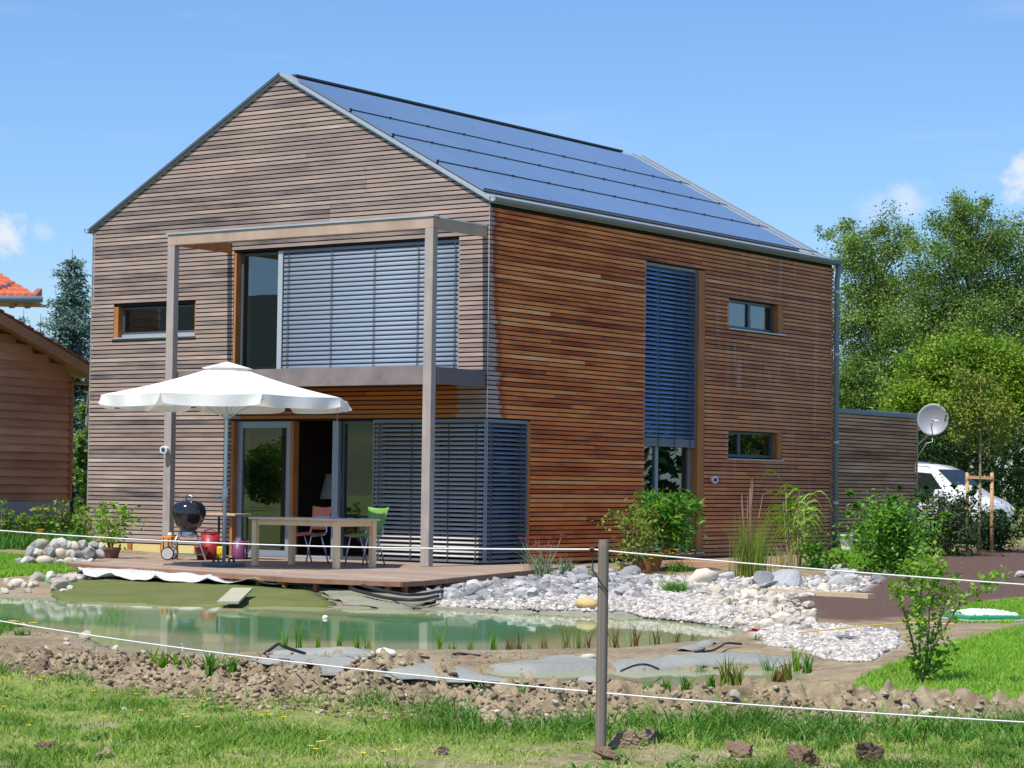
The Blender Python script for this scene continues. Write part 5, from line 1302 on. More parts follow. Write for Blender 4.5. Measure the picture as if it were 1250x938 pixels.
def dish():
    c = Vector(atD(1139, 513, 48.6)); r = tag(empty('satellite_dish', c), 'grey satellite dish bracketed to the end of the annex', 'satellite dish')
    f = Vector((CAM[0]-c.x, CAM[1]-c.y, 6)).normalized(); f = (f+Vector((RT[0]*-.12, RT[1]*-.12, .06))).normalized()
    a = Vector((0, 0, 1)).cross(f).normalized(); b = f.cross(a)
    V = []; F = []; nr, nn = 8, 40
    for i in range(nr+1):
        q = i/nr
        for j in range(nn):
            t = 2*math.pi*j/nn; p = a*(.33*q*math.cos(t))+b*(.345*q*math.sin(t))+f*(.085*q*q-.05); V.append(tuple(p))
    for i in range(nr):
        for j in range(nn): F.append((i*nn+j, i*nn+(j+1) % nn, (i+1)*nn+(j+1) % nn, (i+1)*nn+j))
    o = link_mesh('reflector', np_mesh('reflector', V, F, simple('dish_grey', (.25, .265, .30), .5, .1, .04, 2), smooth=True), r); s = o.modifiers.new('t', 'SOLIDIFY'); s.thickness = .012
    mk = MB()   # the round emblem: an open ring with a bar to the right
    em = simple('emblem_pale', (.66, .68, .72), .5)
    def on(x, y): q = math.hypot(x, y)/.335; return a*x+b*y+f*(.085*q*q-.05+.010)
    for k in range(26):
        t0 = R_(25)+R_(310)*k/26; t1 = R_(25)+R_(310)*(k+1)/26
        mk.face([on(.055*math.cos(t0), .055*math.sin(t0)), on(.095*math.cos(t0), .095*math.sin(t0)), on(.095*math.cos(t1), .095*math.sin(t1)), on(.055*math.cos(t1), .055*math.sin(t1))])
    mk.face([on(.0, -.02), on(.14, -.012), on(.14, .012), on(.0, .02)])
    mk.build('emblem', em, r)
    lo = -b*.30+f*.02; tip = -b*.16+f*.30
    MB().tube([lo-f*.08, lo+f*.03, tip], .012, 7).build('feed_arm', MAT['steel'], r)
    MB().tube([tip-b*.0, tip-f*.09+b*.03], .028, 10).build('receiver', simple('lnb_dark', (.12, .11, .16), .5), r, smooth=True)
    e = Vector((-.15, 15.9, 2.22))-c; MB().tube([-f*.06, -f*.12-b*.2, e+Vector((0, 0, .02))], .018, 8).build('bracket', MAT['steel'], r)
    MB().tube([lo-f*.04, lo-b*.12+Vector((0, 0, -.05)), lo-b*.2-a*.12, e+Vector((0, 0, -.28))], .008, 6).build('cable', simple('white_cable', (.75, .75, .75), .5), r, smooth=True)
dish()
def car():
    th_ = R_(38); f = np.array(RT)*math.cos(th_)-np.array(FW)*math.sin(th_); s = np.array([-f[1], f[0]])   # f forward, s to its left (away from the camera)
    O = np.array(WXY(.1, 52.4)); O = np.array(atD(1157, 600, 52.0))[:2]-f*1.02+s*.84
    z0 = gz(O[0], O[1])
    r = tag(empty('parked_car', (O[0], O[1], z0)), 'white people carrier parked behind the annex with its front showing', 'car')
    def W3(x, y, z): return (f[0]*x+s[0]*y, f[1]*x+s[1]*y, z)
    body = bpy.data.materials.new('white_paint'); body.use_nodes = True; b = body.node_tree.nodes['Principled BSDF']; b.inputs['Base Color'].default_value = (.74, .75, .78, 1); b.inputs['Roughness'].default_value = .3; b.inputs['Coat Weight'].default_value = .6
    gm = simple('car_glass', (.016, .024, .022), .12, 0, .05, 3, 0, .3)
    st = [(-2.15, .55, 1.30, .70, .60), (-2.05, .40, 1.66, .82, .62), (-1.5, .32, 1.76, .86, .64), (-.5, .28, 1.80, .87, .66), (.35, .28, 1.76, .87, .66), (.62, .28, 1.66, .87, .68), (1.05, .28, 1.30, .87, .74), (1.36, .28, 1.10, .86, .78), (1.66, .30, 1.0, .84, .76), (1.86, .36, .86, .78, .68), (1.95, .45, .66, .66, .58)]
    V = []; F = []
    for x, zl, zt, wb, wt in st:
        belt = min(.98, zt-.06)
        ring = [(-wb*.93, zl), (-wb, zl+.12), (-wb, .62 if zt > .7 else zl+.16), (-wb*.985, belt), (-wt, zt-.07), (-wt*.86, zt-.012), (0, zt+.015), (wt*.86, zt-.012), (wt, zt-.07), (wb*.985, belt), (wb, .62 if zt > .7 else zl+.16), (wb, zl+.12), (wb*.93, zl)]
        V += [W3(x, y, z) for y, z in ring]
    k = 13
    for i in range(len(st)-1):
        for j in range(k-1): F.append((i*k+j, (i+1)*k+j, (i+1)*k+j+1, i*k+j+1))
        F.append((i*k+k-1, (i+1)*k+k-1, (i+1)*k, i*k))
    me = bpy.data.meshes.new('body'); me.from_pydata(V, [], F+[tuple(range(k)), tuple((len(st)-1)*k+j for j in range(k-1, -1, -1))]); me.materials.append(body); me.polygons.foreach_set('use_smooth', [True]*len(me.polygons)); o = link_mesh('body', me, r)
    ss = o.modifiers.new('s', 'BEVEL'); ss.width = .03; ss.segments = 2; ss.limit_method = 'ANGLE'
    def quad(name, pts, mat): MB().face([W3(*p) for p in pts]).build(name, mat, r)
    wsx = [(.64, -.58, 1.633), (1.03, -.63, 1.306), (1.03, .63, 1.306), (.64, .58, 1.633)]
    MB().hexa([W3(x+.005, y, z+.006) for x, y, z in wsx]+[W3(x+.018, y*.98, z+.022) for x, y, z in wsx]).build('windscreen', gm, r)
    for y, sg in ((-1, -1), (1, 1)):
        for pts, nm in ((((-.32, 1.02), (.96, 1.02), (.90, 1.16), (.54, 1.56), (-.32, 1.62)), 'side_window'), (((-1.35, 1.02), (-.42, 1.02), (-.42, 1.63), (-1.3, 1.62)), 'side_window')):
            mb = MB(); yy = lambda z: (.857-(z-.98)*.277)+.014
            mb.face([W3(x, sg*yy(z), z) for x, z in (pts if sg < 0 else pts[::-1])]); ow = mb.build(nm, gm, r); q = ow.modifiers.new('t', 'SOLIDIFY'); q.thickness = .012
        MB().hexa([W3(x, sg*(yv), z) for x, yv, z in ((.78, .90, 1.03), (.98, .90, 1.03), (.98, 1.10, 1.03), (.78, 1.10, 1.03), (.80, .90, 1.20), (.96, .90, 1.20), (.96, 1.08, 1.20), (.80, 1.08, 1.20))]).build('mirror', body, r, bevel=.03)
        quad('headlight', [(1.84, sg*.82, .72), (1.97, sg*.55, .70), (1.90, sg*.5, .86), (1.66, sg*.83, .92)], simple('headlight', (.6, .65, .7), .1, .2))
        for x in (-1.35, 1.42):
            w = MB().tube([W3(x, sg*.70, .31), W3(x, sg*.89, .31)], .32, 26).build('wheel', MAT['black'], r)
            MB().tube([W3(x, sg*.885, .31), W3(x, sg*.897, .31)], .20, 20).build('rim', MAT['steel'], w)
    MB().tube([W3(-1.6, -.66, 1.81), W3(-.5, -.69, 1.85), (W3(.45, -.66, 1.79))], .018, 6).build('roof_rail', MAT['steel'], r, smooth=True)
car()
# ---------------------------------------------------------------- foliage
def leaf_cloud(C, size, seed, aspect=.55, droop=.0, tone=None, up=.35, tspread=.2):
    """C: leaf base points (n,3). Folded diamond leaves with random facing."""
    r = np.random.default_rng(seed); n = len(C)
    d = r.normal(size=(n, 3)); d[:, 2] = d[:, 2]*.7-droop; d /= np.linalg.norm(d, axis=1)[:, None]
    q = r.normal(size=(n, 3)); q[:, 2] += up*2; s = np.cross(d, q); s /= np.linalg.norm(s, axis=1)[:, None]+1e-9
    nn = np.cross(s, d)
    L = (size[0]+(size[1]-size[0])*r.random(n))[:, None]; w = L*aspect*.5
    V = np.stack([C, C+d*L*.45+s*w+nn*L*.07, C+d*L, C+d*L*.45-s*w+nn*L*.07], 1).reshape(-1, 3)
    F = (np.arange(n)*4)[:, None]+np.array([0, 1, 2, 3])[None]
    t = np.clip((.5 if tone is None else tone)+r.normal(0, tspread, n), 0, 1)
    return V, F, t
def cloud_obj(name, parent, C, size, mat, seed, **k):
    V, F, t = leaf_cloud(np.asarray(C), size, seed, **k); return link_mesh(name, np_mesh(name, V, F, mat, tone=t), parent)
BARK = wood_plain('bark', (.12, .09, .065), (.24, .19, .14), .9, 9.0, (1, 1, .4)); BIRCH = wood_plain('birch_bark', (.35, .33, .30), (.62, .60, .56), .8, 5.0, (.5, .5, 2)); TWIG = wood_plain('twig', (.17, .12, .07), (.28, .20, .12), .8)
MAT['birchleaf'] = leaf_mat('birch_leaf', [(0, (.045, .085, .02)), (.4, (.13, .22, .048)), (.7, (.235, .345, .085)), (1, (.44, .51, .20))], .3, .45)
MAT['sumac'] = leaf_mat('sumac_leaf', [(0, (.06, .13, .013)), (.4, (.165, .29, .026)), (.75, (.30, .42, .048)), (1, (.48, .45, .10))], .3)
MAT['dark'] = leaf_mat('dark_leaf', [(0, (.012, .035, .012)), (.5, (.03, .07, .02)), (1, (.08, .14, .04))], .2)
MAT['bush'] = leaf_mat('bush_leaf', [(0, (.035, .11, .013)), (.4, (.085, .225, .024)), (.75, (.17, .36, .045)), (1, (.32, .48, .11))], .36, .45)
MAT['young'] = leaf_mat('young_leaf', [(0, (.06, .15, .016)), (.4, (.16, .31, .032)), (.75, (.29, .47, .06)), (1, (.46, .57, .16))], .4, .45)
MAT['yellowleaf'] = leaf_mat('yellowish_leaf', [(0, (.08, .13, .02)), (.4, (.17, .23, .035)), (.75, (.28, .32, .06)), (1, (.42, .40, .12))], .3)
MAT['spruce'] = leaf_mat('blue_spruce', [(0, (.03, .06, .05)), (.4, (.085, .15, .135)), (.75, (.18, .28, .26)), (1, (.32, .44, .40))], .1, .7)
MAT['olive'] = leaf_mat('grey_leaf', [(0, (.12, .17, .09)), (1, (.34, .40, .26))], .25)
MAT['straw'] = leaf_mat('straw', [(0, (.32, .25, .12)), (1, (.60, .50, .28))], .25)
MAT['redleaf'] = leaf_mat('reddish_leaf', [(0, (.10, .05, .02)), (.5, (.20, .12, .035)), (1, (.28, .24, .05))], .3)
def ground_pt(px, py, D=None):
    if D is None: return ground(px, py)
    P = atD(px, py, D); P[2] = gz(P[0], P[1]); return P
def branchy_tree(name, label, P, lobes, mat, bark, nleaf, lsize, seed, trunk_r=.12, trunk_top=None, cat='tree', group=None, droop=.3, sd=.55, clump=.5, tone=.5, lean=(0, 0)):
    """lobes: (offset along the picture's right, offset away, height, radius, radius_z); leaves gather in clumps around branch tips"""
    r = np.random.default_rng(seed); t = tag(empty(name, tuple(P)), label, cat, group)
    zt = trunk_top or max(l[2] for l in lobes)
    mb = MB(); k = 7
    mb.tube([(lean[0]*i/k*RT[0]+.06*math.sin(i*1.3+seed), lean[0]*i/k*RT[1]+.06*math.cos(i*1.7+seed), -.1+(zt+.1)*i/k) for i in range(k+1)], [trunk_r*(1-.85*i/k) for i in range(k+1)], 9)
    mb.build('trunk', bark, t, smooth=True)
    br = MB(); C = []; T = []
    tot = sum(l[3]**2*l[4] for l in lobes)
    for (a, b, h, rr, rz) in lobes:
        c0 = np.array([RT[0]*a+FW[0]*b, RT[1]*a+FW[1]*b, h]); m = max(6, int(46*clump*(rr*rr*rz/tot)**.75*(nleaf/20000)**.5*3))
        per = int(nleaf*(rr*rr*rz/tot)/m)
        for i in range(m):
            d = r.normal(size=3); d /= np.linalg.norm(d); q = r.random()**.36
            tip = c0+d*np.array([rr, rr, rz])*q
            s = sd*rr*(.28+.3*r.random())
            pts = r.normal(size=(per, 3))*np.array([s, s, s*.75]); pts[:, 2] -= droop*np.abs(pts[:, 0])*.5+droop*s*.3
            C.append(tip+pts); T.append(np.full(per, tone+.16*r.normal()))
            if i % 3 == 0:
                st = np.array([lean[0]*h/zt*RT[0]*.7, lean[0]*h/zt*RT[1]*.7, max(.2*zt, tip[2]-rr*1.0-.35*np.hypot(*(tip[:2])))])
                st[2] = min(st[2], zt*.95); md = (st+tip)/2; md[2] += .12*rr
                br.tube([st, md, tip], [trunk_r*.32, trunk_r*.2, trunk_r*.06], 5, False)
    br.build('branches', bark, t, smooth=True)
    cloud_obj('crown', t, np.concatenate(C), lsize, mat, seed+1, droop=droop, tone=np.concatenate(T)); return t
def tree_px(px, D): P = np.array(atD(px, 600, D)); P[2] = gz(P[0], P[1]); return P
def lob(px0, D, items):     # (px, y, rx_px, rz_px, depth offset) -> lobes in metres at distance D
    out = []; base = tree_px(px0, D)
    for px, y, rx, rzz, dd in items:
        out.append(((px-px0)/FPX*D, dd, float(atD(px, y, D)[2])-base[2], rx/FPX*D, rzz/FPX*D))
    return out
branchy_tree('birch_tree', 'tall birch with loose grey green crown just right of the house end', tree_px(1072, 74), lob(1072, 74, [(1070, 290, 40, 36, 0), (1040, 330, 42, 48, 0), (1095, 350, 48, 55, .3), (1050, 400, 48, 55, 0), (1085, 440, 55, 50, 0), (1030, 275, 16, 22, 0), (1012, 282, 15, 16, 0.2), (1030, 470, 40, 40, -.5)]), MAT['birchleaf'], BIRCH, 62000, (.05, .11), 21, .16, 8.6, sd=.52)
branchy_tree('birch_tree', 'tallest birch at the right with pale leaves against the sky', tree_px(1185, 72), lob(1185, 72, [(1160, 258, 32, 28, 0), (1190, 290, 42, 45, 0), (1150, 320, 42, 50, 0), (1215, 330, 48, 55, .3), (1170, 390, 58, 55, 0), (1225, 400, 55, 55, 0), (1205, 262, 22, 22, 0), (1245, 270, 10, 14, 0), (1130, 400, 45, 60, .4)]), MAT['birchleaf'], BIRCH, 80000, (.05, .11), 22, .18, 9.2, sd=.52)
branchy_tree('birch_tree', 'birch partly cut off by the right picture edge', tree_px(1275, 73), lob(1275, 73, [(1262, 310, 35, 40, 0), (1280, 370, 60, 70, 0), (1270, 450, 60, 60, 0), (1300, 300, 40, 40, 0)]), MAT['birchleaf'], BIRCH, 42000, (.05, .11), 23, .16, 8, sd=.52)
branchy_tree('broadleaf_tree', 'bushy dark tree low behind the annex beside the downpipe', tree_px(1050, 66), lob(1050, 66, [(1040, 470, 34, 34, 0), (1065, 490, 40, 28, 0), (1045, 520, 40, 30, 0), (1095, 500, 40, 40, .5)]), MAT['birchleaf'], BARK, 30000, (.06, .13), 24, .12, 4.5, tone=.35)
branchy_tree('broadleaf_tree', 'bright yellow green spreading tree above the satellite dish', tree_px(1180, 60), lob(1180, 60, [(1180, 425, 42, 24, 0), (1140, 450, 44, 24, 0), (1225, 440, 40, 28, 0), (1105, 485, 40, 18, -.3), (1165, 490, 48, 26, -.3), (1230, 490, 40, 30, 0), (1200, 460, 40, 26, -.2), (1140, 515, 40, 20, 0), (1250, 470, 40, 40, 0)]), MAT['sumac'], BARK, 60000, (.055, .13), 25, .15, 4.6, droop=.6, sd=.6)
def hedge(name, label, P, L, h, dpt, mat, n, seed, lsize=(.06, .13), dirv=None):
    r = np.random.default_rng(seed); dv = np.array(RT) if dirv is None else dirv; nv = np.array([-dv[1], dv[0]]); t = tag(empty(name, tuple(P)), label, 'hedge')
    u = r.uniform(-L/2, L/2, n); w = r.uniform(-1, 1, n)*dpt/2; z = h*r.random(n)**.75*(1-.12*np.abs(w/dpt*2)**2)+.18*(vnoise(u*1.4, w, seed)-.4)
    w = w*(.8+.5*vnoise(u*1.1, z*1.1, seed+2))
    C = np.stack([u*dv[0]+w*nv[0], u*dv[1]+w*nv[1], z], 1)
    cloud_obj('foliage', t, C, lsize, mat, seed, tone=.5*np.clip(.3+vnoise(u*2, z*2, seed+1), 0, 1.3), droop=.2)
    st = MB()
    for k in range(int(L/.5)): x = -L/2+(k+.5)*.5; st.tube([(x*dv[0], x*dv[1], 0), (x*dv[0]+r.normal()*.1, x*dv[1], h*.8)], [.03, .008], 5, False)
    st.build('stem', BARK, t); return t
hedge('hedge', 'dark green hedge behind the white car', tree_px(1200, 58.5), 6.5, 3.0, 1.6, MAT['dark'], 26000, 31)
# staked young tree
def staked():
    P = np.array(ground_pt(1196, 676)); D = SD(P)[1]; h = lambda y: float(atD(1196, y, D)[2])-P[2]; m = D/FPX
    t = tag(empty('young_tree', tuple(P)), 'slim young tree with yellowish leaves tied between two stakes', 'tree')
    MB().tube([(-.03*RT[0], -.03*RT[1], -.05), (0, 0, h(620)), (.0, .0, h(555)), (.01, 0, h(500)), (0, 0, h(455))], [.032, .03, .026, .018, .006], 9).build('trunk', wood_plain('pale_bark', (.34, .27, .17), (.48, .40, .27), .8), t, smooth=True)
    r = np.random.default_rng(41); br = MB(); C = []
    for k in range(26):
        z0 = h(565)+r.random()*(h(470)-h(565)); a = r.normal()*20*m; q = r.normal()*.25
        z1 = z0+(.3+.5*r.random())*abs(a)+.15; z1 = min(z1, h(445))
        tip = np.array([RT[0]*a+FW[0]*q, RT[1]*a+FW[1]*q, z1]); br.tube([(0, 0, z0), tuple(tip*np.array([.5, .5, 0])+np.array([0, 0, z0+.35*(z1-z0)])), tuple(tip)], [.011, .008, .003], 5, False)
        for j in range(5): C.append(tip+r.normal(size=(26, 3))*np.array([.10, .10, .11])+np.array([0, 0, -.05]))
    for px, y in ((1200, 465), (1215, 480), (1205, 520), (1185, 500), (1215, 545), (1230, 512), (1190, 540)):
        c = np.array([RT[0]*(px-1196)*m, RT[1]*(px-1196)*m, h(y)]); C.append(c+r.normal(size=(130, 3))*.13)
    br.build('branches', TWIG, t, smooth=True); cloud_obj('crown', t, np.concatenate(C), (.05, .10), MAT['yellowleaf'], 42, droop=.8)
    sw_ = wood_plain('stake_wood', (.46, .26, .12), (.60, .38, .20), .7, 6)
    s = tag(empty('tree_stakes', tuple(P)), 'pair of wooden stakes with crossbar around the young tree', 'stakes')
    for px in (-15.5, 14.5): MB().tube([(RT[0]*px*m, RT[1]*px*m, -.1), (RT[0]*px*m, RT[1]*px*m, h(577))], .036, 10).build('stake', sw_, s, smooth=True)
    a, b = (-15.5*m, 14.5*m); zz = h(583); MB().bar((RT[0]*a-FW[0]*.05, RT[1]*a-FW[1]*.05, zz), (RT[0]*b-FW[0]*.05, RT[1]*b-FW[1]*.05, zz-.01), .02, .06).build('crossbar', sw_, s)
    for px in (-15.5, 14.5): MB().lathe([(.042, -.04), (.046, 0), (.042, .04)], (RT[0]*px*m, RT[1]*px*m, zz-.03), 12).build('tie', simple('rope', (.5, .34, .2), .8), s)
staked()
def spruce(name, label, P, H, Rb, n, seed, group=None):
    r = np.random.default_rng(seed); t = tag(empty(name, tuple(P)), label, 'spruce', group)
    MB().tube([(0, 0, -.1), (.05, 0, H*.5), (.0, 0, H)], [.14, .08, .01], 8).build('trunk', BARK, t, smooth=True)
    C = []; T = []; br = MB(); whorls = int(H/.28)
    for i in range(whorls):
        z = H*(.08+.9*i/whorls); rad = Rb*(1-z/H)**.8*(.55+.6*r.random())+.10; m = max(3, int(4+5*(1-z/H)))
        for j in range(m):
            a = 6.283*(j+r.random()*.8)/m+i*1.3; L = rad*(.5+.75*r.random()); k = max(5, int(n*L/(whorls*6*Rb*.5)))
            s = r.random(k)**.7; d = np.array([math.cos(a), math.sin(a)])
            x = d[0]*L*s; y = d[1]*L*s; zz = z+.12*L*np.sin(s*3)-.28*L*s+.16*L*s**3
            w = .06+.10*np.minimum(1, L)
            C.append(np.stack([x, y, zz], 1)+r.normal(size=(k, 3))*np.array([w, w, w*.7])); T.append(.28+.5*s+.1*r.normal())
            if j % 2 == 0: br.tube([(0, 0, z), (d[0]*L*.5, d[1]*L*.5, z-.05*L), (d[0]*L, d[1]*L, z-.15*L)], [.02, .012, .004], 4, False)
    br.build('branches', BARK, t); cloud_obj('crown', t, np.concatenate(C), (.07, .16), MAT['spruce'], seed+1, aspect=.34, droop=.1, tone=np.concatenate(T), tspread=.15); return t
P = tree_px(82, 60); spruce('blue_spruce', 'blue spruce with ragged crown between the barn and the house', P, float(atD(96, 304, 60)[2])-P[2], 1.75, 60000, 51)
P = tree_px(24, 84); spruce('blue_spruce', 'small distant conifer showing above the barn roof at far left', P, float(atD(24, 377, 84)[2])-P[2], .8, 5000, 53)
P = tree_px(45, 82); spruce('blue_spruce', 'narrow distant conifer just left of the ragged spruce', P, float(atD(45, 383, 82)[2])-P[2], .7, 5000, 55)
branchy_tree('broadleaf_tree', 'green bush filling the gap beside the barn corner', tree_px(103, 52), lob(103, 52, [(103, 540, 14, 22, 0), (97, 570, 14, 20, 0), (110, 500, 16, 30, .5), (112, 400, 8, 24, .3), (101, 605, 12, 18, 0)]), MAT['birchleaf'], BARK, 6000, (.06, .13), 57, .08, 2.8, tone=.4)

# ---------------------------------------------------------------- garden plants
ORD = 'first second third fourth fifth sixth seventh eighth ninth tenth eleventh twelfth thirteenth fourteenth fifteenth sixteenth seventeenth eighteenth nineteenth twentieth'.split()
def shrub(name, label, P, h, w, n, mat, seed, lsize, stems=7, cat='shrub', spread=1.0, zmin=.15, shape=1.0, droop=.1, group=None, top=.0, stem_mat=None, clus=.5, aspect=.5, tone=.5):
    r = np.random.default_rng(seed); t = tag(empty(name, tuple(P)), label, cat, group); C = []; T = []; st = MB()
    per = max(4, n//(stems*6))
    for k in range(stems):
        a = 6.283*(k+r.random()*.7)/stems; R0 = w/2*(.35+.65*r.random())*spread; hh = h*(.72+.28*r.random()); tip = np.array([R0*math.cos(a), R0*math.sin(a), hh])
        mid = np.array([tip[0]*.35, tip[1]*.35, hh*.55]); st.tube([(0, 0, -.05), tuple(mid), tuple(tip)], [.012*h+.004, .008*h+.003, .003], 5, False)
        for q in np.linspace(zmin, 1, 6):
            p = (mid*q*2 if q < .5 else mid+(tip-mid)*(q-.5)*2); s = w*.16*clus*2*(.6+.7*r.random())*math.sin(math.pi*min(1, .15+q*.85))**.5
            off = r.normal(size=3)*np.array([w*.12, w*.12, h*.04])
            C.append(p+off+r.normal(size=(per, 3))*np.array([s, s, s*.8])); T.append(np.full(per, tone+.12*r.normal()))
    st.build('stem', stem_mat or TWIG, t, smooth=True); C = np.concatenate(C); C[:, 2] = np.maximum(C[:, 2], .03)
    cloud_obj('foliage', t, C, lsize, mat, seed+1, aspect=aspect, droop=droop, tone=np.concatenate(T)); return t
def ppm(P): return SD(P)[1]/FPX        # metres per pixel at a place
def tuft(name, label, P, h, w, n, mat, seed, bw=.01, lean=.6, cat='grass tuft', group=None, segs=5, heads=None):
    r = np.random.default_rng(seed); t = tag(empty(name, tuple(P)), label, cat, group)
    S = r.normal(0, w*.22, n); D = r.normal(0, w*.22, n); ln = np.abs(r.normal(lean, lean*.4, n))
    s0, d0 = SD(P)
    me = blade_mesh('blades', s0+S, d0+D, h*(.55+.45*r.random(n)), bw*(.7+.6*r.random(n)), ln, mat, seed+1, z=np.full(n, P[2]-.02), segs=segs)
    o = link_mesh('blades', me, t); o.location = (-P[0], -P[1], -P[2])
    if heads:
        mb = MB()
        for k in range(heads[0]):
            a, b = r.normal(0, w*.25), r.normal(0, w*.25); z = h*(.85+.25*r.random()); mb.tube([(a*.4, b*.4, .02), (a*.8, b*.8, z*.8)], .003, 4, False); mb.tube([(a*.8, b*.8, z*.8), (a*1.1, b*1.1, z*1.12)], [.011, .003], 5)
        mb.build('seed_head', heads[1], t)
    return t
def flower_heads(t, pts, r_, mat, name='flower'):
    for p in pts:
        mb = MB(); n = 7; p = Vector(p)
        for k in range(n):
            a = 6.283*k/n; d = Vector((math.cos(a), math.sin(a), .35)); e = Vector((-math.sin(a), math.cos(a), 0)); mb.face([p, p+d*r_*.6+e*r_*.38, p+d*r_, p+d*r_*.6-e*r_*.38])
        mb.build(name, mat, t)
PINK = simple('magenta_petal', (.62, .03, .20), .6, 0, .15); YEL = simple('yellow_petal', (.82, .56, .02), .6, 0, .15); RED = simple('red_petal', (.62, .03, .03), .6, 0, .15); WHI = simple('pale_petal', (.75, .73, .6), .6, 0, .1)
TERRA = simple('terracotta', (.46, .16, .07), .8, 0, .15, 8); 
def pot(P, r0, h, mat, label, square=False):
    t = tag(empty('plant_pot', tuple(P)), label, 'plant pot')
    MB().lathe([(r0*.68, .0), (r0*.92, h*.8), (r0, h*.82), (r0, h), (r0*.88, h), (r0*.84, h*.75)], n=20, caps=False).build('body', mat, t, smooth=False)
    MB().lathe([(.001, h*.78), (r0*.84, h*.8)], n=16, caps=False).build('soil', MAT['clod'], t)
    return t
# pots with shrubs by the tall window
P = ground_pt(792, 697); m = ppm(P); pot(P, 19*m, 22*m, TERRA, 'terracotta pot holding the dark leafy oleander by the tall window')
P2 = P+np.array([.12, .35, .0]); shrub('oleander', 'dark green oleander bush in a pot before the tall window', P2+np.array([0, 0, .25]), 76*m, 78*m, 2600, MAT['bush'], 61, (.09, .16), 11, aspect=.26, zmin=.3, tone=.42)
P = ground_pt(776, 700); shrub('shrub', 'loose yellow green shrub with orange tips left of the oleander', P, 82*m, 66*m, 900, MAT['yellowleaf'], 63, (.06, .11), 8, spread=1.2, zmin=.25)
P = ground_pt(768, 699); pot(P, 13*m, 12*m, simple('grey_pot', (.32, .24, .2), .8), 'small brown pot at the foot of the yellow green shrub')
P = ground_pt(135, 683, 37.6); P[2] = .0; pot(P, .17, .17, simple('dark_terracotta', (.22, .10, .07), .8), 'brown pot with leggy shrub at the left end of the deck'); m = ppm(P)
shrub('shrub', 'leggy light green shrub in the brown pot on the deck', P+np.array([0, 0, .12]), .78, .72, 620, MAT['young'], 65, (.06, .11), 7, spread=1.2, zmin=.3)
# flowering plants
P = ground_pt(662, 706); m = ppm(P); t = tuft('flowering_plant', 'grey leaved plant with magenta flowers at the corner of the house', P, 46*m, 40*m, 150, MAT['olive'], 71, .012, .5, 'flowers'); r = np.random.default_rng(3)
flower_heads(t, [(RT[0]*a*m, RT[1]*a*m, z*m) for a, z in ((-27, 48), (-22, 47), (-9, 50), (-5, 48), (8, 48), (12, 44), (23, 52), (-2, 36), (2, 33), (-10, 40), (0, 22), (5, 38), (-8, 30), (14, 40))], .045, PINK); 
sb = MB()
for a, z in ((-27, 48), (-22, 47), (-9, 50), (-5, 48), (8, 48), (12, 44), (23, 52)): sb.tube([(RT[0]*a*.2*m, RT[1]*a*.2*m, .05), (RT[0]*a*.7*m, RT[1]*a*.7*m, z*.6*m), (RT[0]*a*m, RT[1]*a*m, z*m)], .006, 4, False)
sb.build('stem', MAT['olive'], t)
P = ground_pt(692, 702); tuft('silver_plant', 'silvery upright plant right of the magenta flowers', P, 30*m, 20*m, 70, MAT['olive'], 73, .02, .4, 'plant')
P = ground_pt(727, 710); tuft('lavender', 'grey green round lavender tuft left of the fence post', P, 22*m, 22*m, 150, MAT['olive'], 75, .012, .6, 'plant')
P = ground_pt(711, 705); t = tuft('flowering_plant', 'low plant with yellow green heads beside the lavender', P, 12*m, 22*m, 60, MAT['yellowleaf'], 77, .03, 1.0, 'flowers'); flower_heads(t, [(.12, .1, .42)], .05, YEL)
P = ground_pt(827, 698); t = tuft('flowering_plant', 'yellow flowered plant in front of the oleander', P, 24*m, 40*m, 130, MAT['bush'], 79, .016, .6, 'flowers')
r = np.random.default_rng(5); flower_heads(t, [(RT[0]*a*m+.15*r.normal(), RT[1]*a*m+.1*r.normal(), (22+r.random()*7-.02*a*a)*m) for a in r.uniform(-20, 14, 26)], .05, YEL)
P = ground_pt(824, 724); m = ppm(P); tuft('grass_tuft', 'round green grass tuft on the white gravel', P, 24*m, 34*m, 420, MAT['lush'], 81, .010, .8)
P = ground_pt(912, 706); m = ppm(P); tuft('tall_grass', 'tall brownish ornamental grass in front of the flat rock', P, 100*m, 36*m, 260, MAT['yellowleaf'], 83, .010, .28, 'ornamental grass', None, 6, (12, simple('brown_plume', (.28, .17, .11), .9)))
P = ground_pt(922, 703); tuft('tall_grass', 'bright green upright grass right of the brownish grass', P, 72*m, 34*m, 260, MAT['young'], 85, .012, .25, 'ornamental grass', None, 6)
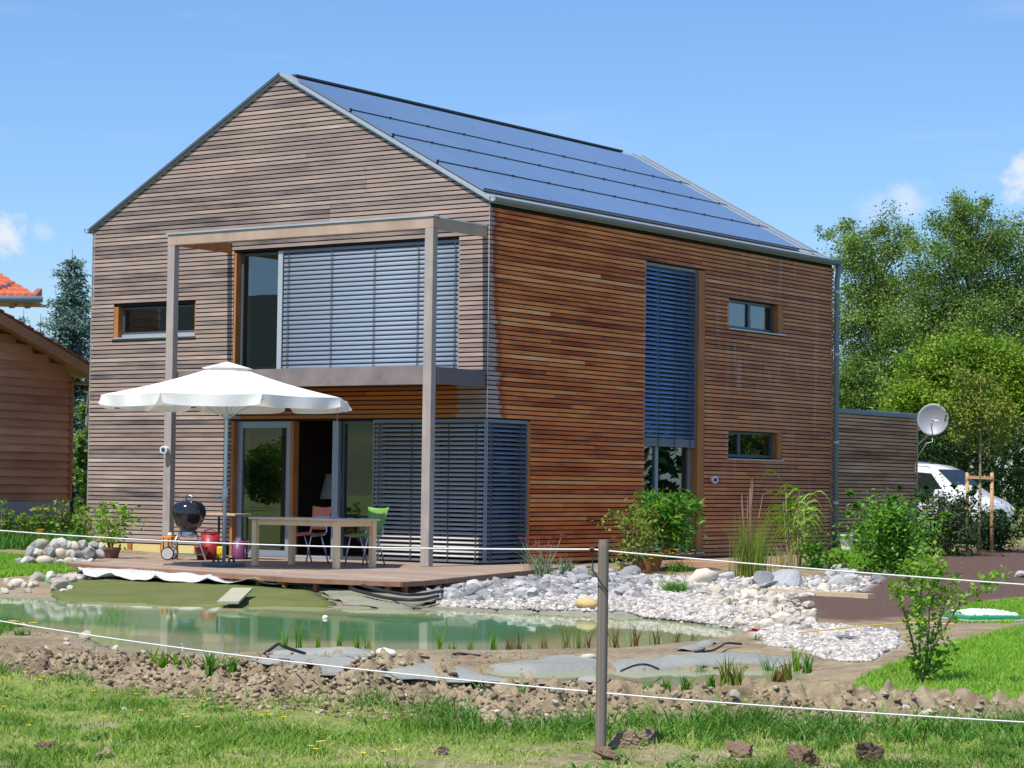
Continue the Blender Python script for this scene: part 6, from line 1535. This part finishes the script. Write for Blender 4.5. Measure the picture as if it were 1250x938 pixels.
def giant_reed():
    P = ground_pt(972, 694); m = ppm(P); r = np.random.default_rng(87); t = tag(empty('tall_grass', tuple(P)), 'pale arching giant reed grass against the side wall', 'ornamental grass'); st = MB(); V = []; F = []; T = []
    for k in range(11):
        a, b = r.normal(0, 6)*m, r.normal(0, .12); h = (60+44*r.random())*m; base = np.array([RT[0]*a+FW[0]*b, RT[1]*a+FW[1]*b, 0]); top = base*2.1+np.array([0, 0, h])
        st.tube([tuple(base), tuple((base*1.3+top)/2), tuple(top)], [.012, .010, .005], 5, False)
        for j in range(7):
            q = .35+.65*(j+r.random())/7; p0 = base+(top-base)*q; d = r.normal()*.9+(1 if j % 2 else -1)*1.2; d2 = r.normal()*.5; dv = np.array([RT[0]*d+FW[0]*d2, RT[1]*d+FW[1]*d2, 0]); dv /= np.linalg.norm(dv); L = (26+22*r.random())*m; n = 8; w = .018+.014*r.random(); sv = np.array([-dv[1], dv[0], 0])*.55+np.array([0, 0, .6]); rise = .9+.7*r.random(); o = len(V)
            for i in range(n+1):
                u = i/n; p = p0+dv*L*u*.95+np.array([0, 0, L*(rise*u-1.55*u*u*u-.35*u*u)]); ww = w*(1-u**2.2)*min(1, .35+2.5*u); V += [p-sv*ww, p+sv*ww]
            for i in range(n): F.append((o+2*i, o+2*i+1, o+2*i+3, o+2*i+2)); T.append(.55+.25*r.normal())
    st.build('stem', MAT['straw'], t, smooth=True); link_mesh('blades', np_mesh('blades', V, F, MAT['young'], tone=np.clip(T, 0, 1)), t)
giant_reed()
P = ground_pt(956, 694); tuft('tall_grass', 'dry straw coloured stalks at the foot of the giant reed', P, 42*m, 34*m, 90, MAT['straw'], 89, .012, .4, 'ornamental grass')
P = ground_pt(995, 695); shrub('shrub', 'small green shrub below the giant reed near the downpipe', P, 36*m, 44*m, 700, MAT['bush'], 91, (.05, .10), 8)
P = ground_pt(1022, 694); shrub('shrub', 'low light green plant at the foot of the downpipe', P, 20*m, 34*m, 500, MAT['young'], 93, (.05, .10), 8)
# round bushes right of the annex wall
P = ground_pt(1085, 700); m = ppm(P); shrub('rose_bush', 'large round glossy green bush in front of the annex', P, 94*m, 92*m, 6500, MAT['bush'], 95, (.05, .095), 16, zmin=.2, clus=.62, aspect=.6, tone=.66)
P = ground_pt(1155, 678); m = ppm(P); shrub('shrub', 'dark leafy bush in front of the white car', P, 84*m, 100*m, 5200, MAT['dark'], 97, (.05, .10), 13, clus=.6, tone=.7)
P = ground_pt(1212, 672); shrub('shrub', 'dark bush to the right of the two stakes', P, 50*m, 60*m, 1600, MAT['dark'], 99, (.07, .13), 9, clus=.6, tone=.5)
P = ground_pt(1238, 668); shrub('bare_shrub', 'bare pale twiggy shrub at the right edge by the hedge', P, 60*m, 50*m, 120, MAT['yellowleaf'], 101, (.05, .09), 9, stem_mat=wood_plain('pale_twig', (.34, .27, .18), (.46, .38, .27)))
# young tree on the front lawn
def sapling():
    P = np.array(ground(1128, 834)); m = ppm(P); t = tag(empty('sapling', tuple(P)), 'small leafy sapling growing alone on the front lawn at the right', 'sapling'); r = np.random.default_rng(8); st = MB(); C = []
    def v(a, z, q=0): return np.array([RT[0]*a*m+FW[0]*q, RT[1]*a*m+FW[1]*q, z*m])
    for k, (pts, n) in enumerate((([(-3, 0), (-8, 50), (-10, 90), (-8, 130), (-5, 160)], 330), ([(2, 2), (14, 50), (28, 95), (40, 128)], 260), ([(-4, 8), (-22, 70), (-36, 110), (-42, 122)], 150), ([(0, 0), (6, 60), (8, 120), (6, 150)], 260), ([(10, 48), (38, 100), (66, 122), (84, 134)], 150), ([(-9, 90), (-22, 130), (-18, 150)], 130), ([(8, 90), (24, 130), (20, 155)], 130), ([(2, 4), (22, 20), (34, 48)], 110), ([(-2, 4), (-14, 22), (-12, 34)], 70))):
        q = r.normal()*.10; P_ = [v(a, z, q*z/120) for a, z in pts]; st.tube(P_, [.011-.0085*i/(len(P_)-1) for i in range(len(P_))], 6, False)
        for i in range(n):
            s = r.random()**.8*(len(P_)-1); j = min(int(s), len(P_)-2); p = P_[j]+(P_[j+1]-P_[j])*(s-j); C.append(p+r.normal(size=3)*.035*(.5+s/len(P_)))
    st.build('trunk', BARK, t, smooth=True); cloud_obj('foliage', t, np.array(C), (.03, .062), MAT['young'], 9, aspect=.6, droop=.0, tone=.62)
sapling()
# urn planter
P = ground_pt(1033, 676); m = ppm(P); t = tag(empty('urn_planter', tuple(P)), 'pale stone urn planter standing beside the downpipe', 'planter')
MB().lathe([(11*m, 0), (11*m, 2*m), (6*m, 4*m), (7*m, 12*m), (10.5*m, 21*m), (11*m, 23*m), (9.5*m, 23*m), (8*m, 19*m)], n=22, caps=False).build('urn', simple('pale_stone', (.52, .50, .47), .85, 0, .12, 8), t, smooth=True)
MB().lathe([(.001, 20*m), (8.5*m, 20.5*m)], n=14, caps=False).build('soil', MAT['clod'], t)
MB().lathe([(16*m, 0), (15*m, 4*m), (.001, 5*m)], (RT[0]*20*m, RT[1]*20*m, 0), 18).build('saucer', simple('grey_slab', (.36, .36, .35), .9), t)
# timber step and planks
def plank(a, b, w, h, label, mat=None, z=.03):
    A = ground(*a); B = ground(*b); A = Vector((A[0], A[1], A[2]+z)); B = Vector((B[0], B[1], B[2]+z)); tag(MB().bar(A, B, w, h).build('plank', mat or wood_plain('raw_plank', (.45, .34, .2), (.6, .47, .3)), None), label, 'plank')
plank((938, 724), (1064, 731), .16, .06, 'long raw wooden plank lying between the rocks and the dark soil')
plank((818, 688), (950, 692), .5, .05, 'timber step of reddish boards below the tall window', wood_plain('step', (.40, .20, .12), (.52, .30, .19)), .02)
def tray():
    P = np.array(ground(1198, 758)); m = ppm(P); t = tag(empty('sand_tray', tuple(P), -.62), 'flat green plastic tray heaped with white bits on the bare soil', 'tray')
    hw = 34*m; MB().box(-hw, hw, -.34, .34, 0.0, .028).build('lower_shell', simple('grey_shell', (.40, .42, .40), .6), t, bevel=.01)
    gm = simple('green_plastic', (.03, .36, .17), .45, 0, .08); MB().box(-hw*.96, hw*.96, -.32, .32, .030, .075).build('tray', gm, t, bevel=.012)
    r = random.Random(5); mb = MB()
    for k in range(150):
        x, y = r.uniform(-hw*.88, hw*.88), r.uniform(-.28, .28); s = r.uniform(.015, .035); z = .077+.03*(1-(x/hw)**2)*(1-(y/.34)**2); mb.hexa([(x-s, y-s*.7, z-.01), (x+s, y-s, z-.01), (x+s*.8, y+s, z-.01), (x-s, y+s*.8, z-.01), (x-s*.5, y-s*.5, z+s*.7), (x+s*.6, y-s*.5, z+s*.8), (x+s*.4, y+s*.6, z+s*.6), (x-s*.6, y+s*.4, z+s*.8)])
    tag(mb.build('white_chips', simple('white_chip', (.78, .79, .77), .7), t), kind='stuff')
tray()
def toy():
    P = at(57, 719, ZW+.01); m = ppm(P); t = tag(empty('toy_boat', tuple(P)), 'small green and yellow toy floating at the left pond edge', 'toy')
    yl = simple('toy_yellow', (.8, .62, .03), .4); gn = simple('toy_green', (.05, .45, .14), .4)
    MB().tube([tuple(np.array([RT[0]*a*m, RT[1]*a*m, 3*m])) for a in (-14, -9, -3, 2, 5)], [.5*m, 2*m, 3.5*m, 3.5*m, 1*m], 8).build('hull', yl, t, smooth=True)
    MB().lathe([(3*m, 5*m), (3.4*m, 8*m), (2.6*m, 12*m), (.8*m, 14*m), (.1*m, 14.3*m)], (RT[0]*1*m, RT[1]*1*m, 0), 10).build('figure', gn, t, smooth=True)
    MB().tube([tuple(np.array([RT[0]*a*m, RT[1]*a*m, 3*m])) for a in (-16, -8)], .6*m, 6).build('paddle', TWIG, t)
toy()
hose('garden_hose', ((975, 772, -.10), (1010, 769, -.09), (1060, 764, -.08), (1110, 760, -.08), (1165, 762, -.08)), .006, 'thin yellow hose running across the bare soil at the right', 'hose', simple('yellow_hose', (.72, .50, .05), .5))
P = at(397, 755, ZW); tag(MB().lathe([(.02, -.02), (.034, .0), (.03, .025), (.012, .035)], tuple(P), 12).build('float', simple('white_float', (.8, .8, .8), .4), None, smooth=True), 'small white float on the pond water', 'float')
P = ground(470, 802); MB_ = MB().hexa([(P[0]+x, P[1]+y, P[2]+z) for x, y, z in ((-.08, -.05, .02), (.09, -.06, .02), (.1, .05, .02), (-.07, .06, .02), (-.06, -.04, .07), (.07, -.05, .05), (.08, .04, .06), (-.05, .05, .08))]); tag(MB_.build('plastic_scrap', WHI, None, bevel=.015), 'white plastic scrap at the near pond edge', 'scrap')
# white sacks and padding stones under the deck edge
for (px, y, w, lb) in ((225, 706, 26, 'white sack under the deck edge below the grill'), (338, 710, 24, 'white sack under the deck edge below the table legs'), (382, 713, 18, 'small white sack right of the one below the table')):
    P = at(px, y, -.12); m = ppm(P); bm = bmesh.new(); bmesh.ops.create_icosphere(bm, subdivisions=3, radius=1.0)
    from mathutils import noise as mn
    for vv in bm.verts:
        c = vv.co.copy(); c *= 1+.22*mn.noise(c*1.9+Vector((px, 0, 0))); vv.co = Vector((RT[0]*c.x*w*m-RT[1]*c.y*.22, RT[1]*c.x*w*m+RT[0]*c.y*.22, c.z*.085))
    me = bpy.data.meshes.new('sack'); bm.to_mesh(me); bm.free(); me.materials.append(simple('white_sack', (.78, .78, .76), .8, 0, .05, 8, .3)); me.polygons.foreach_set('use_smooth', [True]*len(me.polygons))
    tag(link_mesh('sack', me, None, (P[0], P[1], P[2]+.03)), lb, 'sack')
tag(MB().bar(at(278, 736, -.2), at(296, 719, -.10), .26, .03).build('board', wood_plain('pale_board', (.34, .33, .22), (.46, .45, .33)), None), 'pale board lying on the olive felt slope as a ramp', 'board')

# reeds and marsh plants in the shallow margins
def clump(px, py, h, label, n=14, mat='young', w=8, bw=.014, lean=.35, group=None, fl=None, z=None, name='reed', cat='reeds'):
    P = np.array(ground(px, py)) if z is None else at(px, py, z); m = ppm(P); sd_ = int(px*7+py)
    t = tuft(name, label, P, h*m, w*m, n, MAT[mat], sd_, bw, lean, cat, group, 5)
    if fl: r = np.random.default_rng(sd_); flower_heads(t, [(r.normal()*w*m*.4, r.normal()*w*m*.3, h*m*(.75+.3*r.random())) for _ in range(fl[0])], fl[2], fl[1])
    return t
GW = 'young reeds standing in the near pond margin'
for k_, (px, py, h) in enumerate(((348, 792, 26), (366, 792, 32), (388, 793, 22), (413, 795, 26), (436, 796, 22), (449, 794, 18), (537, 797, 38), (573, 799, 24), (602, 797, 27), (551, 797, 14))): clump(px, py, h*1.35, (ORD[k_]+' thin light green reed clump from the left in the near pond margin') if px != 551 else 'shortest light green reed clump in the near pond margin', 12, 'young', 8, .016, .2, GW, None, ZW)
GR = 'reddish marsh plants near the fence post'
for k_, (px, py, h) in enumerate(((622, 796, 30), (634, 797, 34), (648, 797, 18), (664, 796, 28), (690, 796, 44), (705, 797, 40), (716, 796, 30), (752, 796, 44), (776, 792, 40), (800, 790, 34), (826, 788, 26), (846, 785, 20))): clump(px, py, h*1.1, ORD[k_]+' slender reddish green marsh plant from the left near the fence post', 16, 'redleaf' if int(px) % 3 else 'yellowleaf', 12, .012, .25, GR, None, ZW)
for k_, (px, py, h, n) in enumerate(((255, 820, 44, 16), (273, 822, 34, 14), (284, 818, 28, 10))): clump(px, py, h, ORD[k_]+' clump of broad iris leaves on the near bank left of the grey liner', n, 'bush', 14, .022, .4, 'iris leaves at the near left bank')
for k_, (px, py, h, n) in enumerate(((188, 812, 26, 10), (198, 815, 30, 12), (212, 810, 16, 10), (232, 818, 26, 10))): clump(px, py, h*1.2, ORD[k_]+' bright iris clump from the left beside the white bank stones', n, 'young', 12, .03, .45, 'iris blades beside the white stones')
for k_, (px, py, h) in enumerate(((792, 845, 18), (812, 842, 22), (838, 840, 26), (852, 838, 40), (868, 838, 24), (885, 838, 52), (899, 838, 44))): clump(px, py, h, ORD[k_]+' bushy marsh plant from the left in the small pool', 34, 'bush' if px < 880 else 'yellowleaf', 14, .013, .35, 'marsh plants in the small pool')
for k_, (px, py, h, mt) in enumerate(((940, 832, 44, 'bush'), (950, 833, 30, 'redleaf'), (962, 830, 38, 'yellowleaf'), (974, 824, 50, 'young'), (985, 822, 36, 'bush'))): clump(px, py, h, ORD[k_]+' tall marsh plant from the left at the right end of the small pool', 30, mt, 16, .016, .35, 'marsh plants at the pool end')
clump(587, 842, 22, 'small leafy weed growing on the soil mound', 16, 'bush', 10, .014, .5, None, None, None, 'weed', 'weed'); clump(637, 842, 18, 'small weed right of the leafy one on the mound', 10, 'lush', 8, .012, .5, None, None, None, 'weed', 'weed')
clump(925, 783, 14, 'small plant with bright red flowers on the stone spit', 14, 'bush', 12, .012, .5, None, (9, RED, .04), None, 'flowering_plant', 'flowers'); clump(1010, 803, 16, 'green seedling at the edge of the white gravel', 26, 'bush', 14, .012, .6, None, None, None, 'weed', 'weed')
clump(112, 684, 26, 'pale straw coloured tuft at the left tip of the deck', 60, 'straw', 10, .014, .4, None, None, None, 'grass_tuft', 'grass tuft')
# flower bed on the left
r = np.random.default_rng(12)
for k in range(13):
    px = -8+k*9.5; P = np.array(at(px, 672, .02)); P[2] = gz(P[0], P[1]); m = ppm(P)
    shrub('weed', ORD[k]+' leafy weed from the left in the flower bed before the barn', P, (34+24*r.random())*m, 22*m, 170, MAT['young'] if k % 3 else MAT['yellowleaf'], 200+k, (.05, .12), 6, 'weed', zmin=.1, group='weeds in the left flower bed')
clump(50, 672, 24, 'plant with yellow flowers above the stacked stones', 40, 'bush', 16, .014, .5, None, (10, YEL, .06), None, 'flowering_plant', 'flowers'); clump(76, 668, 32, 'plant with a red bloom in the left flower bed', 40, 'bush', 14, .014, .5, None, (3, RED, .07), None, 'flowering_plant', 'flowers'); clump(62, 660, 34, 'plant with pale blooms in the left flower bed', 40, 'bush', 14, .014, .5, None, (5, WHI, .06), None, 'flowering_plant', 'flowers')
clump(25, 776, 16, 'yellow flowers on the grassy bank at the left edge', 30, 'lush', 30, .014, .5, None, (9, simple('pale_yellow_petal', (.75, .66, .12), .6), .035), None, 'flowering_plant', 'flowers')
# weeds along the soil mound and small yellow meadow flowers
for k, (px, py, h) in enumerate(sorted(((88, 866, 12), (270, 868, 18), (535, 885, 14), (575, 893, 20), (690, 905, 24), (705, 892, 32), (755, 905, 26), (800, 902, 26), (880, 905, 22), (975, 902, 34), (1000, 895, 44), (1030, 905, 38), (1010, 915, 32), (1100, 905, 24), (1180, 905, 22), (1215, 912, 26), (1240, 915, 34), (1225, 928, 30), (1150, 915, 22)))):
    clump(px, py, h, ORD[k]+' lush grass clump from the left along the foot of the soil mound', 110, 'lush', 34, .008, .8, 'grass clumps along the soil mound', None, None, 'grass_tuft', 'grass tuft')
fr = np.random.default_rng(77); fpts = [(3, 838), (52, 837), (33, 826), (48, 841), (113, 855), (3, 875), (34, 899), (171, 880), (165, 859), (222, 885), (227, 888), (246, 868), (270, 876), (318, 886), (328, 885), (378, 925), (388, 920), (384, 929), (393, 919), (442, 934), (467, 932), (482, 930), (325, 881), (345, 888), (126, 888), (240, 901), (305, 880)]
for px, py in fpts:
    P = np.array(ground(px, py)); t = tag(empty('meadow_flower', tuple(P)), 'tiny yellow flower in the meadow grass', 'flower', 'yellow flowers in the meadow')
    MB().tube([(0, 0, 0), (.005, .0, .06)], .002, 4, False).build('stem', MAT['lush'], t); flower_heads(t, [(.005, 0, .06)], .02, YEL, 'bloom')
# the trees across the lane that the panes mirror
def woods_right():      # the dark trees closing the view to the right of the house
    r = np.random.default_rng(92); C = []; T = []
    for k in range(60):
        S = r.uniform(11, 44); D = r.uniform(62, 96) if k < 34 else r.uniform(40, 110); S = S if k < 34 else r.uniform(27, 60)
        x, y = WXY(S, D); h = r.uniform(3.0, 6.5); n = 700; p = r.normal(size=(n, 3)); p /= np.linalg.norm(p, axis=1)[:, None]; p *= (r.random(n)**.35)[:, None]
        C.append(np.array([x, y, h*.48])+p*np.array([h*.45, h*.45, h*.5])); T.append(np.full(n, .35+.2*r.normal()))
    tag(cloud_obj('woods', None, np.concatenate(C), (.35, .7), MAT['dark'], 93, tone=np.concatenate(T)), kind='stuff')
woods_right()
def mirrored():
    r = np.random.default_rng(90); C = []; T = []
    for k in range(22):
        d = 48+r.random()*50; a = R_(216+r.normal()*13); x, y = -3+d*math.cos(a), d*math.sin(a)
        if math.hypot(x-CAM[0], y-CAM[1]) < 8: continue
        h = 1.6+r.random()*3.2; n = 3000; p = r.normal(size=(n, 3)); p /= np.linalg.norm(p, axis=1)[:, None]; p *= (r.random(n)**.4)[:, None]
        C.append(np.array([x, y, h*.52])+p*np.array([h*.38, h*.38, h*.5])); T.append(np.full(n, .4+.2*r.normal()))
    o = cloud_obj('woods', None, np.concatenate(C), (.14, .3), MAT['sumac'], 91, tone=np.concatenate(T)); tag(o, kind='stuff')
mirrored()
